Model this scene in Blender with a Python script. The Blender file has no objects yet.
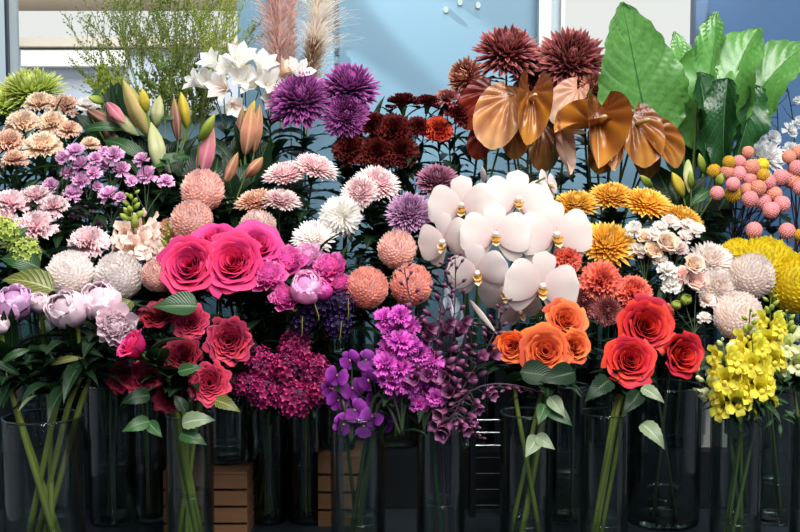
SKY, KEY, SIDE, SPOT, SUN, EXPO = 1.0, 95, 60, 320, 1.4, 0.05
import bpy, math, random
import numpy as np
from mathutils import Vector, Matrix, Quaternion

random.seed(7); rng = np.random.default_rng(7)
SC = bpy.context.scene
COL = SC.collection
PI = math.pi
# ---------------------------------------------------------------- camera
ZC, PITCH, FPX = 1.25, math.radians(4.0), 50.0 * 800 / 36.0
FWD = Vector((0, math.cos(PITCH), -math.sin(PITCH)))
UPV = Vector((0, math.sin(PITCH), math.cos(PITCH)))
CAM = Vector((0, 0, ZC))


def P(px, py, Y):
    """The point of the plane y = Y that a viewer at the camera sees at photo pixel (px, py)."""
    d = FWD + Vector((1, 0, 0)) * ((px - 400) / FPX) + UPV * ((266 - py) / FPX)
    return CAM + d * (Y / d.y)


def S(px, Y):
    return px * Y / FPX


cam = bpy.data.objects.new('camera', bpy.data.cameras.new('camera'))
COL.objects.link(cam)
cam.location = CAM
cam.rotation_euler = (PI / 2 - PITCH, 0, 0)
cam.data.lens = 50
cam.data.sensor_width = 36
cam.data.clip_start = 0.05
SC.camera = cam

# ---------------------------------------------------------------- materials


def lin(h):
    if isinstance(h, str):
        h = h.lstrip('#')
        c = [int(h[i:i + 2], 16) / 255 for i in (0, 2, 4)]
    else:
        c = [x / 255 for x in h]
    return tuple(x / 12.92 if x <= 0.04045 else ((x + 0.055) / 1.055) ** 2.4 for x in c) + (1,)


MATS = {}


def new_mat(name):
    m = bpy.data.materials.new(name)
    m.use_nodes = True
    nt = m.node_tree
    nt.nodes.clear()
    out = nt.nodes.new('ShaderNodeOutputMaterial')
    MATS[name] = m
    return m, nt, out


def petal_mat(name, base, tip, mid=None, trans=0.3, rough=0.55, var=0.25, edge=None, vein=0.0, spec=0.25):
    """Petal: colour runs from base to tip along the petal (attribute pt.x), each petal a little lighter or darker (pt.z)."""
    m, nt, out = new_mat(name)
    N, L = nt.nodes.new, nt.links.new
    at = N('ShaderNodeAttribute'); at.attribute_name = 'pt'
    sp = N('ShaderNodeSeparateXYZ'); L(at.outputs['Vector'], sp.inputs[0])
    cr = N('ShaderNodeValToRGB')
    e = cr.color_ramp.elements
    e[0].position = 0.05; e[0].color = lin(base)
    e[1].position = 0.95; e[1].color = lin(tip)
    if mid:
        k = e.new(0.55); k.color = lin(mid)
    L(sp.outputs[0], cr.inputs[0])
    col = cr.outputs[0]
    if edge:
        ab = N('ShaderNodeMath'); ab.operation = 'SUBTRACT'; L(sp.outputs[1], ab.inputs[0]); ab.inputs[1].default_value = 0.5
        a2 = N('ShaderNodeMath'); a2.operation = 'ABSOLUTE'; L(ab.outputs[0], a2.inputs[0])
        mr = N('ShaderNodeMapRange'); mr.inputs[1].default_value = 0.3; mr.inputs[2].default_value = 0.5; L(a2.outputs[0], mr.inputs[0])
        mx = N('ShaderNodeMix'); mx.data_type = 'RGBA'; L(mr.outputs[0], mx.inputs[0]); L(col, mx.inputs[6]); mx.inputs[7].default_value = lin(edge)
        col = mx.outputs[2]
    oi = N('ShaderNodeObjectInfo')
    ad = N('ShaderNodeMath'); ad.operation = 'MULTIPLY_ADD'; L(sp.outputs[2], ad.inputs[0]); ad.inputs[1].default_value = 2 * var; ad.inputs[2].default_value = 1 - var
    a3 = N('ShaderNodeMath'); a3.operation = 'MULTIPLY_ADD'; L(oi.outputs['Random'], a3.inputs[0]); a3.inputs[1].default_value = 0.2; a3.inputs[2].default_value = 0.9
    mu = N('ShaderNodeMath'); mu.operation = 'MULTIPLY'; L(ad.outputs[0], mu.inputs[0]); L(a3.outputs[0], mu.inputs[1])
    hs = N('ShaderNodeHueSaturation'); L(col, hs.inputs['Color']); L(mu.outputs[0], hs.inputs['Value'])
    hh = N('ShaderNodeMath'); hh.operation = 'MULTIPLY_ADD'; L(sp.outputs[2], hh.inputs[0]); hh.inputs[1].default_value = 0.02; hh.inputs[2].default_value = 0.49
    L(hh.outputs[0], hs.inputs['Hue'])
    bs = N('ShaderNodeBsdfPrincipled')
    L(hs.outputs[0], bs.inputs['Base Color'])
    bs.inputs['Roughness'].default_value = rough
    bs.inputs['Specular IOR Level'].default_value = spec
    tr = N('ShaderNodeBsdfTranslucent'); L(hs.outputs[0], tr.inputs[0])
    ms = N('ShaderNodeMixShader'); ms.inputs[0].default_value = trans
    L(bs.outputs[0], ms.inputs[1]); L(tr.outputs[0], ms.inputs[2])
    if vein:
        wv = N('ShaderNodeMath'); wv.operation = 'MULTIPLY'; L(sp.outputs[1], wv.inputs[0]); wv.inputs[1].default_value = 60.0
        sn = N('ShaderNodeMath'); sn.operation = 'SINE'; L(wv.outputs[0], sn.inputs[0])
        bp = N('ShaderNodeBump'); bp.inputs['Strength'].default_value = vein; bp.inputs['Distance'].default_value = 0.002
        L(sn.outputs[0], bp.inputs['Height']); L(bp.outputs[0], bs.inputs['Normal'])
    L(ms.outputs[0], out.inputs[0])
    return m


def leaf_mat(name, col, rib, dark=None, rough=0.35, trans=0.25, veins=14.0, vein_mix=0.35, spec=0.5, ribw=.028):
    """Leaf: pale midrib and slanted side veins from pt.x (along) and pt.y (across)."""
    m, nt, out = new_mat(name)
    N, L = nt.nodes.new, nt.links.new

    def M(op, a, b=None, c=None):
        n = N('ShaderNodeMath'); n.operation = op
        for i, x in enumerate((a, b, c)):
            if x is None: continue
            if isinstance(x, (int, float)): n.inputs[i].default_value = x
            else: L(x, n.inputs[i])
        return n.outputs[0]
    at = N('ShaderNodeAttribute'); at.attribute_name = 'pt'
    sp = N('ShaderNodeSeparateXYZ'); L(at.outputs['Vector'], sp.inputs[0])
    v = M('ABSOLUTE', M('SUBTRACT', sp.outputs[1], 0.5))
    ribm = M('LESS_THAN', v, ribw)
    ph = M('MULTIPLY', M('SUBTRACT', sp.outputs[0], M('MULTIPLY', v, 0.55)), veins)
    fr = M('ABSOLUTE', M('SUBTRACT', M('FRACT', ph), 0.5))
    sv = M('MULTIPLY', M('LESS_THAN', fr, 0.07), vein_mix)
    k = M('MAXIMUM', ribm, sv)
    mx = N('ShaderNodeMix'); mx.data_type = 'RGBA'
    nz = N('ShaderNodeTexNoise'); nz.inputs['Scale'].default_value = 25
    tc = N('ShaderNodeTexCoord'); L(tc.outputs['Object'], nz.inputs['Vector'])
    m0 = N('ShaderNodeMix'); m0.data_type = 'RGBA'; L(nz.outputs[0], m0.inputs[0])
    m0.inputs[6].default_value = lin(col); m0.inputs[7].default_value = lin(dark or col)
    L(k, mx.inputs[0]); L(m0.outputs[2], mx.inputs[6]); mx.inputs[7].default_value = lin(rib)
    oi = N('ShaderNodeObjectInfo')
    hs = N('ShaderNodeHueSaturation'); L(mx.outputs[2], hs.inputs['Color'])
    L(M('MULTIPLY_ADD', oi.outputs['Random'], 0.5, 0.75), hs.inputs['Value'])
    bs = N('ShaderNodeBsdfPrincipled'); L(hs.outputs[0], bs.inputs['Base Color'])
    bs.inputs['Roughness'].default_value = rough; bs.inputs['Specular IOR Level'].default_value = spec
    bp = N('ShaderNodeBump'); bp.inputs['Strength'].default_value = 0.4; bp.inputs['Distance'].default_value = 0.003
    L(fr, bp.inputs['Height']); L(bp.outputs[0], bs.inputs['Normal'])
    tr = N('ShaderNodeBsdfTranslucent'); L(hs.outputs[0], tr.inputs[0])
    ms = N('ShaderNodeMixShader'); ms.inputs[0].default_value = trans
    L(bs.outputs[0], ms.inputs[1]); L(tr.outputs[0], ms.inputs[2]); L(ms.outputs[0], out.inputs[0])
    return m


def plain(name, col, rough=0.6, metal=0.0, spec=0.4, noise=None, nscale=8.0, bump=0.0, stretch=(1, 1, 1)):
    m, nt, out = new_mat(name)
    N, L = nt.nodes.new, nt.links.new
    bs = N('ShaderNodeBsdfPrincipled')
    bs.inputs['Base Color'].default_value = lin(col)
    bs.inputs['Roughness'].default_value = rough
    bs.inputs['Metallic'].default_value = metal
    bs.inputs['Specular IOR Level'].default_value = spec
    if noise or bump:
        tc = N('ShaderNodeTexCoord'); mp = N('ShaderNodeMapping'); mp.inputs['Scale'].default_value = stretch
        nz = N('ShaderNodeTexNoise'); nz.inputs['Scale'].default_value = nscale; nz.inputs['Detail'].default_value = 4
        L(tc.outputs['Object'], mp.inputs[0]); L(mp.outputs[0], nz.inputs['Vector'])
        if noise:
            mx = N('ShaderNodeMix'); mx.data_type = 'RGBA'; L(nz.outputs[0], mx.inputs[0])
            mx.inputs[6].default_value = lin(col); mx.inputs[7].default_value = lin(noise); L(mx.outputs[2], bs.inputs['Base Color'])
        if bump:
            bp = N('ShaderNodeBump'); bp.inputs['Strength'].default_value = bump; bp.inputs['Distance'].default_value = 0.003
            L(nz.outputs[0], bp.inputs['Height']); L(bp.outputs[0], bs.inputs['Normal'])
    L(bs.outputs[0], out.inputs[0])
    return m


def clear(name, tint, refl=1.0, rough=0.0, ior=1.45):
    """Thin clear glass or water: see-through, mirror-like at grazing angles."""
    m, nt, out = new_mat(name)
    N, L = nt.nodes.new, nt.links.new
    tr = N('ShaderNodeBsdfTransparent'); tr.inputs[0].default_value = lin(tint)
    gl = N('ShaderNodeBsdfGlossy'); gl.inputs['Roughness'].default_value = rough
    fr = N('ShaderNodeFresnel'); fr.inputs[0].default_value = ior
    mu = N('ShaderNodeMath'); mu.operation = 'MULTIPLY'; mu.inputs[1].default_value = refl; L(fr.outputs[0], mu.inputs[0])
    ms = N('ShaderNodeMixShader'); L(mu.outputs[0], ms.inputs[0]); L(tr.outputs[0], ms.inputs[1]); L(gl.outputs[0], ms.inputs[2])
    L(ms.outputs[0], out.inputs[0])
    return m


# ---------------------------------------------------------------- mesh building


class MB:
    """Collects grids of points into one mesh; every vertex carries pt = (along, across, chance)."""

    def __init__(self):
        self.v, self.f, self.a, self.n = [], [], [], 0

    def grid(self, X, T, V, R, closed=False):
        nu, nv = X.shape[:2]
        n0 = self.n
        self.v.append(X.reshape(-1, 3)); self.n += nu * nv
        A = np.empty((nu, nv, 3)); A[..., 0] = T; A[..., 1] = V; A[..., 2] = R
        self.a.append(A.reshape(-1, 3))
        i, j = np.meshgrid(np.arange(nu - 1), np.arange(nv if closed else nv - 1), indexing='ij')
        j2 = (j + 1) % nv
        q = np.stack([n0 + i * nv + j, n0 + i * nv + j2, n0 + (i + 1) * nv + j2, n0 + (i + 1) * nv + j], -1)
        self.f.append(q.reshape(-1, 4))

    def xf(self, M, start=0):
        """Move everything added since block number `start` by the 4x4 matrix M."""
        A = np.array(M)
        for k in range(start, len(self.v)):
            self.v[k] = self.v[k] @ A[:3, :3].T + A[:3, 3]

    def mesh(self, name, smooth=True, mats=1, norm=0):
        me = bpy.data.meshes.new(name)
        V = np.concatenate(self.v)
        if norm:  # bring the bloom to radius 1
            V = V / np.percentile(np.hypot(V[:, 0], V[:, 1]), norm)
        F = np.concatenate(self.f)
        me.from_pydata(V.tolist(), [], F.tolist())
        at = me.attributes.new('pt', 'FLOAT_VECTOR', 'POINT')
        at.data.foreach_set('vector', np.concatenate(self.a).astype(np.float32).ravel())
        if smooth:
            me.polygons.foreach_set('use_smooth', [True] * len(me.polygons))
        for _ in range(mats):
            me.materials.append(None)
        me.update()
        return me


def p_round(s): return np.clip(s, 0, 1) ** 0.65 * np.sqrt(np.clip(1 - s ** 5, 0, 1)) + 0.03
def p_strap(s): return np.minimum(1, 0.4 + 2.5 * s) * np.sqrt(np.clip(1 - s ** 5, 0, 1)) + 0.02
def p_point(s): return np.sin(PI * np.clip(s, 0, 1) ** 0.7) ** 0.9 + 0.03
def p_fan(s): return 0.12 + 0.88 * s ** 0.8
def p_ovate(s): return np.sin(PI * np.clip(s, 0, 1) ** 0.62) * (1 - 0.25 * s) + 0.02
def p_lance(s): return np.sin(PI * np.clip(s, 0, 1) ** 0.8) + 0.02


def petal(mb, az, e0, e1, L, W, prof=p_round, base=(0, 0), cup=0.2, ruf=0.0, rk=3, nu=5, nv=4, pw=1.0, serr=0.0, rnd=None, fold=0.0, wave=0.0):
    s = np.linspace(0, 1, nu + 1)
    e = np.radians(e0 + (e1 - e0) * s ** pw)
    em = (e[1:] + e[:-1]) / 2
    r = base[0] + np.concatenate([[0], np.cumsum(np.cos(em))]) * L / nu
    z = base[1] + np.concatenate([[0], np.cumsum(np.sin(em))]) * L / nu
    w = W * prof(s)
    v = np.linspace(-1, 1, nv + 1)
    ph = rng.uniform(0, 2 * PI)
    h = w[:, None] * (cup * v[None] ** 2 + fold * np.abs(v)[None] + ruf * np.sin(rk * PI * v[None] + ph) * (s ** 1.5)[:, None])
    if wave:
        h = h + w[:, None] * wave * np.abs(v)[None] ** 2 * np.sin(s[:, None] * 15 + ph + np.sign(v)[None] * 1.1)
    rr = r[:, None] + 0 * v[None]; zz = z[:, None] + 0 * v[None]
    if serr:
        k = np.where(np.arange(nv + 1) % 2 == 0, serr, -serr) * L
        rr[-1] += k * np.cos(e[-1]); zz[-1] += k * np.sin(e[-1])
    R = rr - np.sin(e)[:, None] * h
    Z = zz + np.cos(e)[:, None] * h
    T = w[:, None] * v[None] * np.ones_like(R)
    ca, sa = math.cos(az), math.sin(az)
    X = np.stack([R * ca - T * sa, R * sa + T * ca, Z], -1)
    mb.grid(X, s[:, None], v[None] * 0.5 + 0.5, rng.uniform() if rnd is None else rnd)


def wrap(mb, az, half, rs, zs, edge=0.15, nv=11, ruf=0.0, rk=2, narrow=0.6, rnd=None):
    """A petal that wraps round the axis (roses, peonies, buds)."""
    n = len(rs); s = np.linspace(0, 1, n); v = np.linspace(-1, 1, nv + 1)
    ph = rng.uniform(0, 2 * PI)
    wp = narrow + (1 - narrow) * np.sin(PI * np.clip(s * 0.75, 0, 1))
    phi = az + half * v[None] * wp[:, None]
    H = zs[-1] - zs[0]
    Z = np.array(zs)[:, None] - edge * H * (np.abs(v) ** 2.5)[None] * (s ** 2)[:, None]
    R = np.array(rs)[:, None] * (1 + ruf * np.sin(rk * PI * v[None] + ph) * (s ** 2)[:, None]) * np.ones_like(v)[None]
    # one side of each petal lies over the next
    R = R * (1 + 0.05 * v[None])
    X = np.stack([R * np.cos(phi), R * np.sin(phi), Z], -1)
    mb.grid(X, s[:, None], v[None] * 0.5 + 0.5, rng.uniform() if rnd is None else rnd)


def ball(mb, R, c=(0, 0, 0), nu=9, nv=14, sz=1.0, jit=0.0, t=0.0, rnd=0.3):
    th = np.linspace(0.001, PI - 0.001, nu)[:, None]; ph = np.linspace(0, 2 * PI, nv, endpoint=False)[None]
    rr = R * (1 + jit * rng.uniform(-1, 1, (nu, nv)))
    X = np.stack([rr * np.sin(th) * np.cos(ph) + c[0], rr * np.sin(th) * np.sin(ph) + c[1], rr * sz * np.cos(th) * np.ones_like(ph) + c[2]], -1)
    mb.grid(X, t, 0.5, rnd if rnd is not None else rng.uniform(0, 1, (nu, nv)), closed=True)


def tube(mb, pts, radii, n=6, rnd=0.5):
    pts = [Vector(p) for p in pts]
    m = len(pts)
    X = np.empty((m, n, 3)); prev = None
    for i, p in enumerate(pts):
        d = (pts[min(i + 1, m - 1)] - pts[max(i - 1, 0)])
        d = d.normalized() if d.length > 1e-9 else Vector((0, 0, 1))
        a = prev if prev is not None else (Vector((1, 0, 0)) if abs(d.x) < 0.9 else Vector((0, 1, 0)))
        a = (a - d * a.dot(d)).normalized(); b = d.cross(a); prev = a
        r = radii[i] if hasattr(radii, '__len__') else radii
        for k in range(n):
            c = 2 * PI * k / n
            X[i, k] = p + a * (math.cos(c) * r) + b * (math.sin(c) * r)
    mb.grid(X, np.linspace(0, 1, m)[:, None], 0.5, rnd, closed=True)


def box(mb, x0, x1, y0, y1, z0, z1, rnd=0.5):
    v = np.array([[x, y, z] for x in (x0, x1) for y in (y0, y1) for z in (z0, z1)], float)
    n0 = mb.n
    mb.v.append(v); mb.n += 8; mb.a.append(np.full((8, 3), rnd))
    mb.f.append(np.array([[0, 1, 3, 2], [4, 6, 7, 5], [0, 4, 5, 1], [2, 3, 7, 6], [0, 2, 6, 4], [1, 5, 7, 3]]) + n0)


def lathe(mb, prof, n=40, c=(0, 0, 0)):
    prof = np.array(prof); ph = np.linspace(0, 2 * PI, n, endpoint=False)
    X = np.stack([prof[:, :1] * np.cos(ph) + c[0], prof[:, :1] * np.sin(ph) + c[1], prof[:, 1:] + 0 * ph + c[2]], -1)
    mb.grid(X, np.linspace(0, 1, len(prof))[:, None], 0.5, 0.5, closed=True)


GA = PI * (3 - math.sqrt(5))


def m_ball(n=340, incurve=110, L=0.36, W=0.09, core=0.76, tmax=150, sz=1.0):
    mb = MB(); ball(mb, core, t=0.5)
    for i in range(n):
        th = math.acos(1 - (1 - math.cos(math.radians(tmax))) * (i + 0.5) / n)
        e = 90 - math.degrees(th)
        k = i / n
        petal(mb, i * GA, e - 8 + rng.normal(0, 5), e + incurve * (0.5 + 0.5 * k) + rng.normal(0, 6), L * rng.uniform(0.85, 1.1), W * (0.6 + 0.5 * k), p_strap,
              base=(0.68 * math.sin(th), 0.68 * math.cos(th)), cup=0.35, nu=4, nv=2)
    mb.xf(Matrix.Diagonal((1, 1, sz, 1)))
    return mb.mesh('chrysanthemum_ball', norm=98)


def m_decor(n=210, L=0.66, W=0.075, tmax=100, sz=0.75, tip=25, cup=0.6):
    mb = MB(); ball(mb, 0.34, t=0.0)
    for i in range(n):
        th = math.acos(1 - (1 - math.cos(math.radians(tmax))) * (i + 0.5) / n)
        e = 90 - math.degrees(th); k = i / n
        petal(mb, i * GA, e - 12 + rng.normal(0, 6), e + tip + 25 * (1 - k) + rng.normal(0, 8), L * (0.6 + 0.4 * k) * rng.uniform(0.85, 1.12), W * (0.55 + 0.45 * k), p_strap,
              base=(0.28 * math.sin(th), 0.28 * math.cos(th)), cup=cup, nu=4, nv=2)
    mb.xf(Matrix.Diagonal((1, 1, sz, 1)))
    return mb.mesh('chrysanthemum_decorative', norm=98)


def m_spider(n=230, L=0.66, W=0.06, tmax=122, sz=0.85):
    mb = MB(); ball(mb, 0.3, t=0.0)
    for i in range(n):
        th = math.acos(1 - (1 - math.cos(math.radians(tmax))) * (i + 0.5) / n)
        e = 90 - math.degrees(th); k = i / n
        petal(mb, i * GA, e + rng.normal(0, 7), e + 15 * k + 50 * (1 - k) + rng.normal(0, 14), L * (0.7 + 0.35 * k) * rng.uniform(0.8, 1.15), W, p_strap,
              base=(0.3 * math.sin(th), 0.3 * math.cos(th)), cup=0.55, nu=5, nv=2)
    mb.xf(Matrix.Diagonal((1, 1, sz, 1)))
    return mb.mesh('chrysanthemum_spider', norm=96)


def m_rose(N=30, openness=1.0, quarter=False):
    mb = MB(); ball(mb, 0.3, c=(0, 0, -0.35), t=0.0)
    for i in range(N):
        k = i / (N - 1); R = 0.07 + 0.6 * k ** 0.9
        zb, zt = -0.6, 0.42 - (0.34 if not quarter else 0.12) * k * openness
        fl = openness * k * k
        rs = np.interp(np.linspace(0, 1, 8), [0, .3, .6, .8, .93, 1], [0.05, .72 * R, R * .98, R + .02 + .06 * fl, R + .05 + .2 * fl, R + .06 + .33 * fl])
        zs = np.interp(np.linspace(0, 1, 8), [0, .3, .6, .8, .93, 1], [zb, zb + .16 * (1 - k), zb + .5 * (zt - zb), zb + .82 * (zt - zb), zt, zt - .1 * fl])
        wrap(mb, i * GA + rng.normal(0, .1), math.radians(78 - 24 * k), rs, zs, edge=0.2, ruf=0.02 + 0.03 * k + (0.07 if quarter else 0), rk=2)
    return mb.mesh('rose_bloom', norm=98)


def m_peony(bud=True):
    mb = MB(); ball(mb, 0.66 if bud else .5, t=0.5)
    if bud:
        for i in range(15):
            k = i / 14; q = 0.72 + 0.27 * k
            top = .9 - .35 * k + rng.normal(0, .04)
            rs = np.array([.25, .72, .95, .98, .82, .62 + .2 * k, .5 + .35 * k]) * q
            zs = np.array([-.8, -.6, -.2, .2, .52, .74, top]) * (0.95 + .03 * k)
            wrap(mb, i * GA + rng.normal(0, .2), math.radians(52), rs, zs, edge=0.4, ruf=0.05, rk=3)
    else:
        for i in range(34):
            k = i / 33
            petal(mb, i * GA, 86 - 62 * k + rng.normal(0, 10), 125 - 70 * k + rng.normal(0, 16), .8 + .15 * k, .4 + .06 * k, p_fan, base=(.08, -.3 - .1 * k), cup=.45, ruf=.3, rk=2, nu=6, nv=8, serr=.03)
        for i in range(7):
            petal(mb, i * GA, 0 + rng.normal(0, 8), 55 + rng.normal(0, 12), 1.1, .46, p_round, base=(.1, -.4), cup=.5, ruf=.12, nu=6, nv=6)
    return mb.mesh('peony_bloom', norm=98)


def m_carnation(n=44, ruf=0.32, L=0.78):
    mb = MB(); ball(mb, 0.25, c=(0, 0, -.25), t=0.2)
    for i in range(n):
        k = (i + .5) / n
        e = 88 - 82 * k ** 1.1
        petal(mb, i * GA, e + rng.normal(0, 6), e - 18 + rng.normal(0, 14), L + .22 * k, .34, p_fan, base=(.04, -.35), cup=.15, ruf=ruf, rk=2.6, nu=4, nv=8, serr=.05)
    return mb.mesh('carnation_bloom', norm=98)


def m_umbel(n=34, fr=0.3, dome=75, R=0.8, pet=5, ruf=.1, sz=.8, stalks=True):
    """A rounded head of many small five-petalled florets."""
    mb = MB(); ball(mb, R * .72, t=0.0, sz=sz, rnd=0.0)
    for i in range(n):
        th = math.acos(1 - (1 - math.cos(math.radians(dome))) * (i + .5) / n)
        st = len(mb.v); rn = rng.uniform()
        for k in range(pet):
            petal(mb, k * 2 * PI / pet + i, 12 + rng.normal(0, 10), 25 + rng.normal(0, 12), fr, fr * .55, p_round, cup=.2, ruf=ruf, nu=2, nv=2, rnd=rn)
        d = Vector((math.sin(th) * math.cos(i * GA), math.sin(th) * math.sin(i * GA), math.cos(th) * sz))
        q = (d + Vector((rng.normal(0, .2), rng.normal(0, .2), .1))).to_track_quat('Z', 'Y')
        mb.xf(Matrix.Translation(d * R * rng.uniform(.85, 1.08)) @ q.to_matrix().to_4x4(), st)
    return mb.mesh('floret_head', norm=98)


def m_globe():
    mb = MB()
    ball(mb, .93, nu=16, nv=24, jit=.03, t=.3, rnd=None)
    for i in range(130):
        th = math.acos(1 - 2 * (i + .5) / 130); a = i * GA
        ball(mb, .11, c=(.9 * math.sin(th) * math.cos(a), .9 * math.sin(th) * math.sin(a), .9 * math.cos(th)), nu=4, nv=5, t=.8, rnd=rng.uniform())
    return mb.mesh('globe_bloom', norm=98)


def m_bud(lobes=3, amp=.16, wid=.17, peak=.45, n=18):
    """Long pointed bud along +Z from 0 to 1."""
    mb = MB(); s = np.linspace(0, 1, 14)[:, None]; ph = np.linspace(0, 2 * PI, n, endpoint=False)[None]
    prof = np.interp(s, [0, .06, .25, peak, .7, .88, 1], [.25, .5, .85, 1, .8, .42, .03])
    R = wid * prof * (1 + amp * np.cos(lobes * ph) * np.sin(PI * s) ** .6)
    X = np.stack([R * np.cos(ph), R * np.sin(ph), s + 0 * ph], -1)
    mb.grid(X, s, 0.5 + 0.5 * np.cos(lobes * ph) * np.ones_like(s), .5, closed=True)
    return mb.mesh('bud')


def m_trumpet(L=1.0, n=6, W=.24, open_=30, ruf=.1):
    mb = MB()
    for i in range(n):
        petal(mb, i * 2 * PI / n, 82, open_ + rng.normal(0, 8), L, W * (1 if i % 2 else .8), p_round, base=(.03, 0), cup=.35, ruf=ruf, nu=6, nv=4, pw=1.4)
    for i in range(5):
        a = i * 1.3
        tube(mb, [(0, 0, 0), (.05 * math.cos(a), .05 * math.sin(a), .4), (.16 * math.cos(a), .16 * math.sin(a), .72)], .012, 4, rnd=.9)
    return mb.mesh('trumpet_flower', norm=98)


def m_snap():
    """Two-lipped snapdragon floret, opening along +Z with the lower lip towards +X."""
    mb = MB()
    lathe(mb, [(.1, 0), (.26, .12), (.28, .45), (.3, .62)], 10)
    for a, e, w in ((2.6, 70, .34), (3.7, 70, .34), (.9, 10, .32), (0, -5, .34), (-.9, 10, .32)):
        petal(mb, a, 75, e - 40, .75, w, p_round, base=(.22, .35), cup=.35, ruf=.15, nu=5, nv=4)
    ball(mb, .16, c=(.26, 0, .66), nu=6, nv=8, t=.9, sz=.8)
    return mb.mesh('snapdragon_floret')


def m_leaf(W=.28, prof=p_ovate, e0=25, e1=-25, cup=.15, fold=.15, wave=0.0, nu=12, nv=8, serr=False, ruf=0.):
    mb = MB(); petal(mb, 0, e0, e1, 1.0, W, prof, cup=cup, fold=fold, wave=wave, nu=nu, nv=nv, ruf=ruf)
    if serr:
        v = mb.v[0].reshape(nu + 1, nv + 1, 3)
        for i in range(nu + 1):
            k = 1.06 if i % 2 else .94
            v[i, 0, 1] *= k; v[i, -1, 1] *= k
    return mb.mesh('leaf_blade')


def m_lobed(W=.32):
    """Chrysanthemum leaf with rounded lobes."""
    mb = MB(); f = lambda s: p_ovate(s) * (0.72 + 0.28 * np.cos(s * 26)) + .02
    petal(mb, 0, 20, -30, 1.0, W, f, cup=.1, fold=.1, nu=26, nv=6)
    return mb.mesh('lobed_leaf')


def m_spathe(cupa=.25, bend=(8, -18), W=.47, fold=0.0, puck=.02, roll=0.0):
    """Heart-shaped anthurium spathe: puckered between veins, basal lobes behind the joint."""
    mb = MB(); nu, nv = 34, 34
    s = np.linspace(0, 1, nu + 1); v = np.linspace(-1, 1, nv + 1)
    e = np.radians(bend[0] + (bend[1] - bend[0]) * s)
    y = np.concatenate([[0], np.cumsum(np.cos((e[1:] + e[:-1]) / 2))]) / nu
    z = np.concatenate([[0], np.cumsum(np.sin((e[1:] + e[:-1]) / 2))]) / nu
    q = s * .965 + .035
    w = W * np.sqrt(np.clip(1 - (2 * q - 1) ** 2, 0, 1)) * (1.12 - .3 * s) * (1 - .25 * np.exp(-((s - .95) / .05) ** 2)) + .005
    lobe = .24 * (np.abs(v) ** 1.3)[None] * ((1 - s) ** 2.0)[:, None]
    xx = w[:, None] * v[None]; yy = y[:, None] - lobe
    an = np.arctan2(np.abs(xx), yy + .06); rd = np.hypot(xx, yy)
    vein = np.sin(an * 15) * (.88 + .12 * np.sin(rd * 24 + an * 6))
    h = cupa * w[:, None] * v[None] ** 2 + fold * w[:, None] * np.abs(v)[None] + puck * vein * (1 - s[:, None] ** 6) * (1 - v[None] ** 8) * np.clip(rd * 4, 0, 1)
    ang = roll * v[None] ** 2 * np.sign(v)[None]
    X0 = w[:, None] * v[None]
    X = np.stack([X0, (y - .18)[:, None] - lobe - np.sin(e)[:, None] * h, z[:, None] + np.cos(e)[:, None] * h], -1)
    mb.grid(X, s[:, None], v[None] * .5 + .5, vein * .45 + .5)  # pucker shading put into the colour: ridges lighter, furrows darker
    return mb.mesh('spathe')


def m_spadix(L=.55):
    mb = MB()
    pts = [Vector((0, -.02 + .10 * t, .02 + L * t * math.cos(.5 * t))) for t in np.linspace(0, 1, 10)]
    tube(mb, pts, np.interp(np.linspace(0, 1, 10), [0, .1, .8, 1], [.035, .05, .04, .008]), 10)
    return mb.mesh('spadix')


def m_phal():
    """Moth orchid facing +Z, dorsal sepal towards +Y: two broad petals over three sepals."""
    mb = MB()
    for a, L_, w in ((90, .95, .36), (215, .92, .34), (325, .92, .34)):
        petal(mb, math.radians(a), 4, -14, L_, w * 1.18, p_round, base=(.03, -.03), cup=-.12, nu=9, nv=8, rnd=.35)
    f = lambda s: (np.clip(s, 0, 1) ** .45) * np.sqrt(np.clip(1 - s ** 4, 0, 1)) + .03
    for a in (12, 168):
        petal(mb, math.radians(a), 14, -12, 1.0, .74, f, base=(.03, .03), cup=-.1, nu=10, nv=12, ruf=.03, rk=1.5, rnd=.6)
    return mb.mesh('orchid_flower')


def m_lip():
    mb = MB()
    petal(mb, math.radians(270), 35, 75, .34, .11, p_round, base=(.02, .03), cup=.5, nu=5, nv=4, rnd=.4)
    for a in (225, 315):
        petal(mb, math.radians(a), 30, 110, .26, .11, p_round, base=(.02, .03), cup=.5, nu=5, nv=4, rnd=.7)
    ball(mb, .07, c=(0, .05, .12), nu=7, nv=8, sz=1.4, t=1.0)
    ball(mb, .05, c=(0, -.06, .1), nu=6, nv=8, t=.2)
    return mb.mesh('orchid_lip')


def variants(f, count_, *a, **k):
    return [f(*a, **k) for _ in range(count_)]


ME = {}
ME['ball'] = variants(m_ball, 3)
ME['ballflat'] = variants(m_ball, 2, sz=.8)
ME['decor'] = variants(m_decor, 3)
ME['decorflat'] = variants(m_decor, 2, sz=.6, tmax=108, n=230)
ME['reflex'] = variants(m_decor, 2, n=170, L=.78, W=.1, tmax=125, sz=.95, tip=-30, cup=.4)
ME['spider'] = variants(m_spider, 3)
ME['green'] = variants(m_spider, 2, n=330, W=.04, tmax=105, sz=.8)
ME['rose'] = variants(m_rose, 3, openness=.85)
ME['rosetight'] = variants(m_rose, 2, N=22, openness=.6)
ME['garden'] = variants(m_rose, 2, N=44, openness=.75, quarter=True)
ME['peonybud'] = variants(m_peony, 3, True)
ME['peony'] = variants(m_peony, 3, False)
ME['carnation'] = variants(m_carnation, 4)
ME['minicarn'] = variants(m_carnation, 3, n=20, ruf=.25)
ME['ruffle'] = variants(m_carnation, 3, n=22, ruf=.4, L=.85)
ME['sweet'] = variants(m_umbel, 3)
ME['statice'] = variants(m_umbel, 3, n=60, fr=.17, dome=120, R=.9, sz=1.0)
ME['viburnum'] = variants(m_umbel, 2, n=55, fr=.26, dome=140, R=.85, sz=1.0, ruf=.2)
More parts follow.
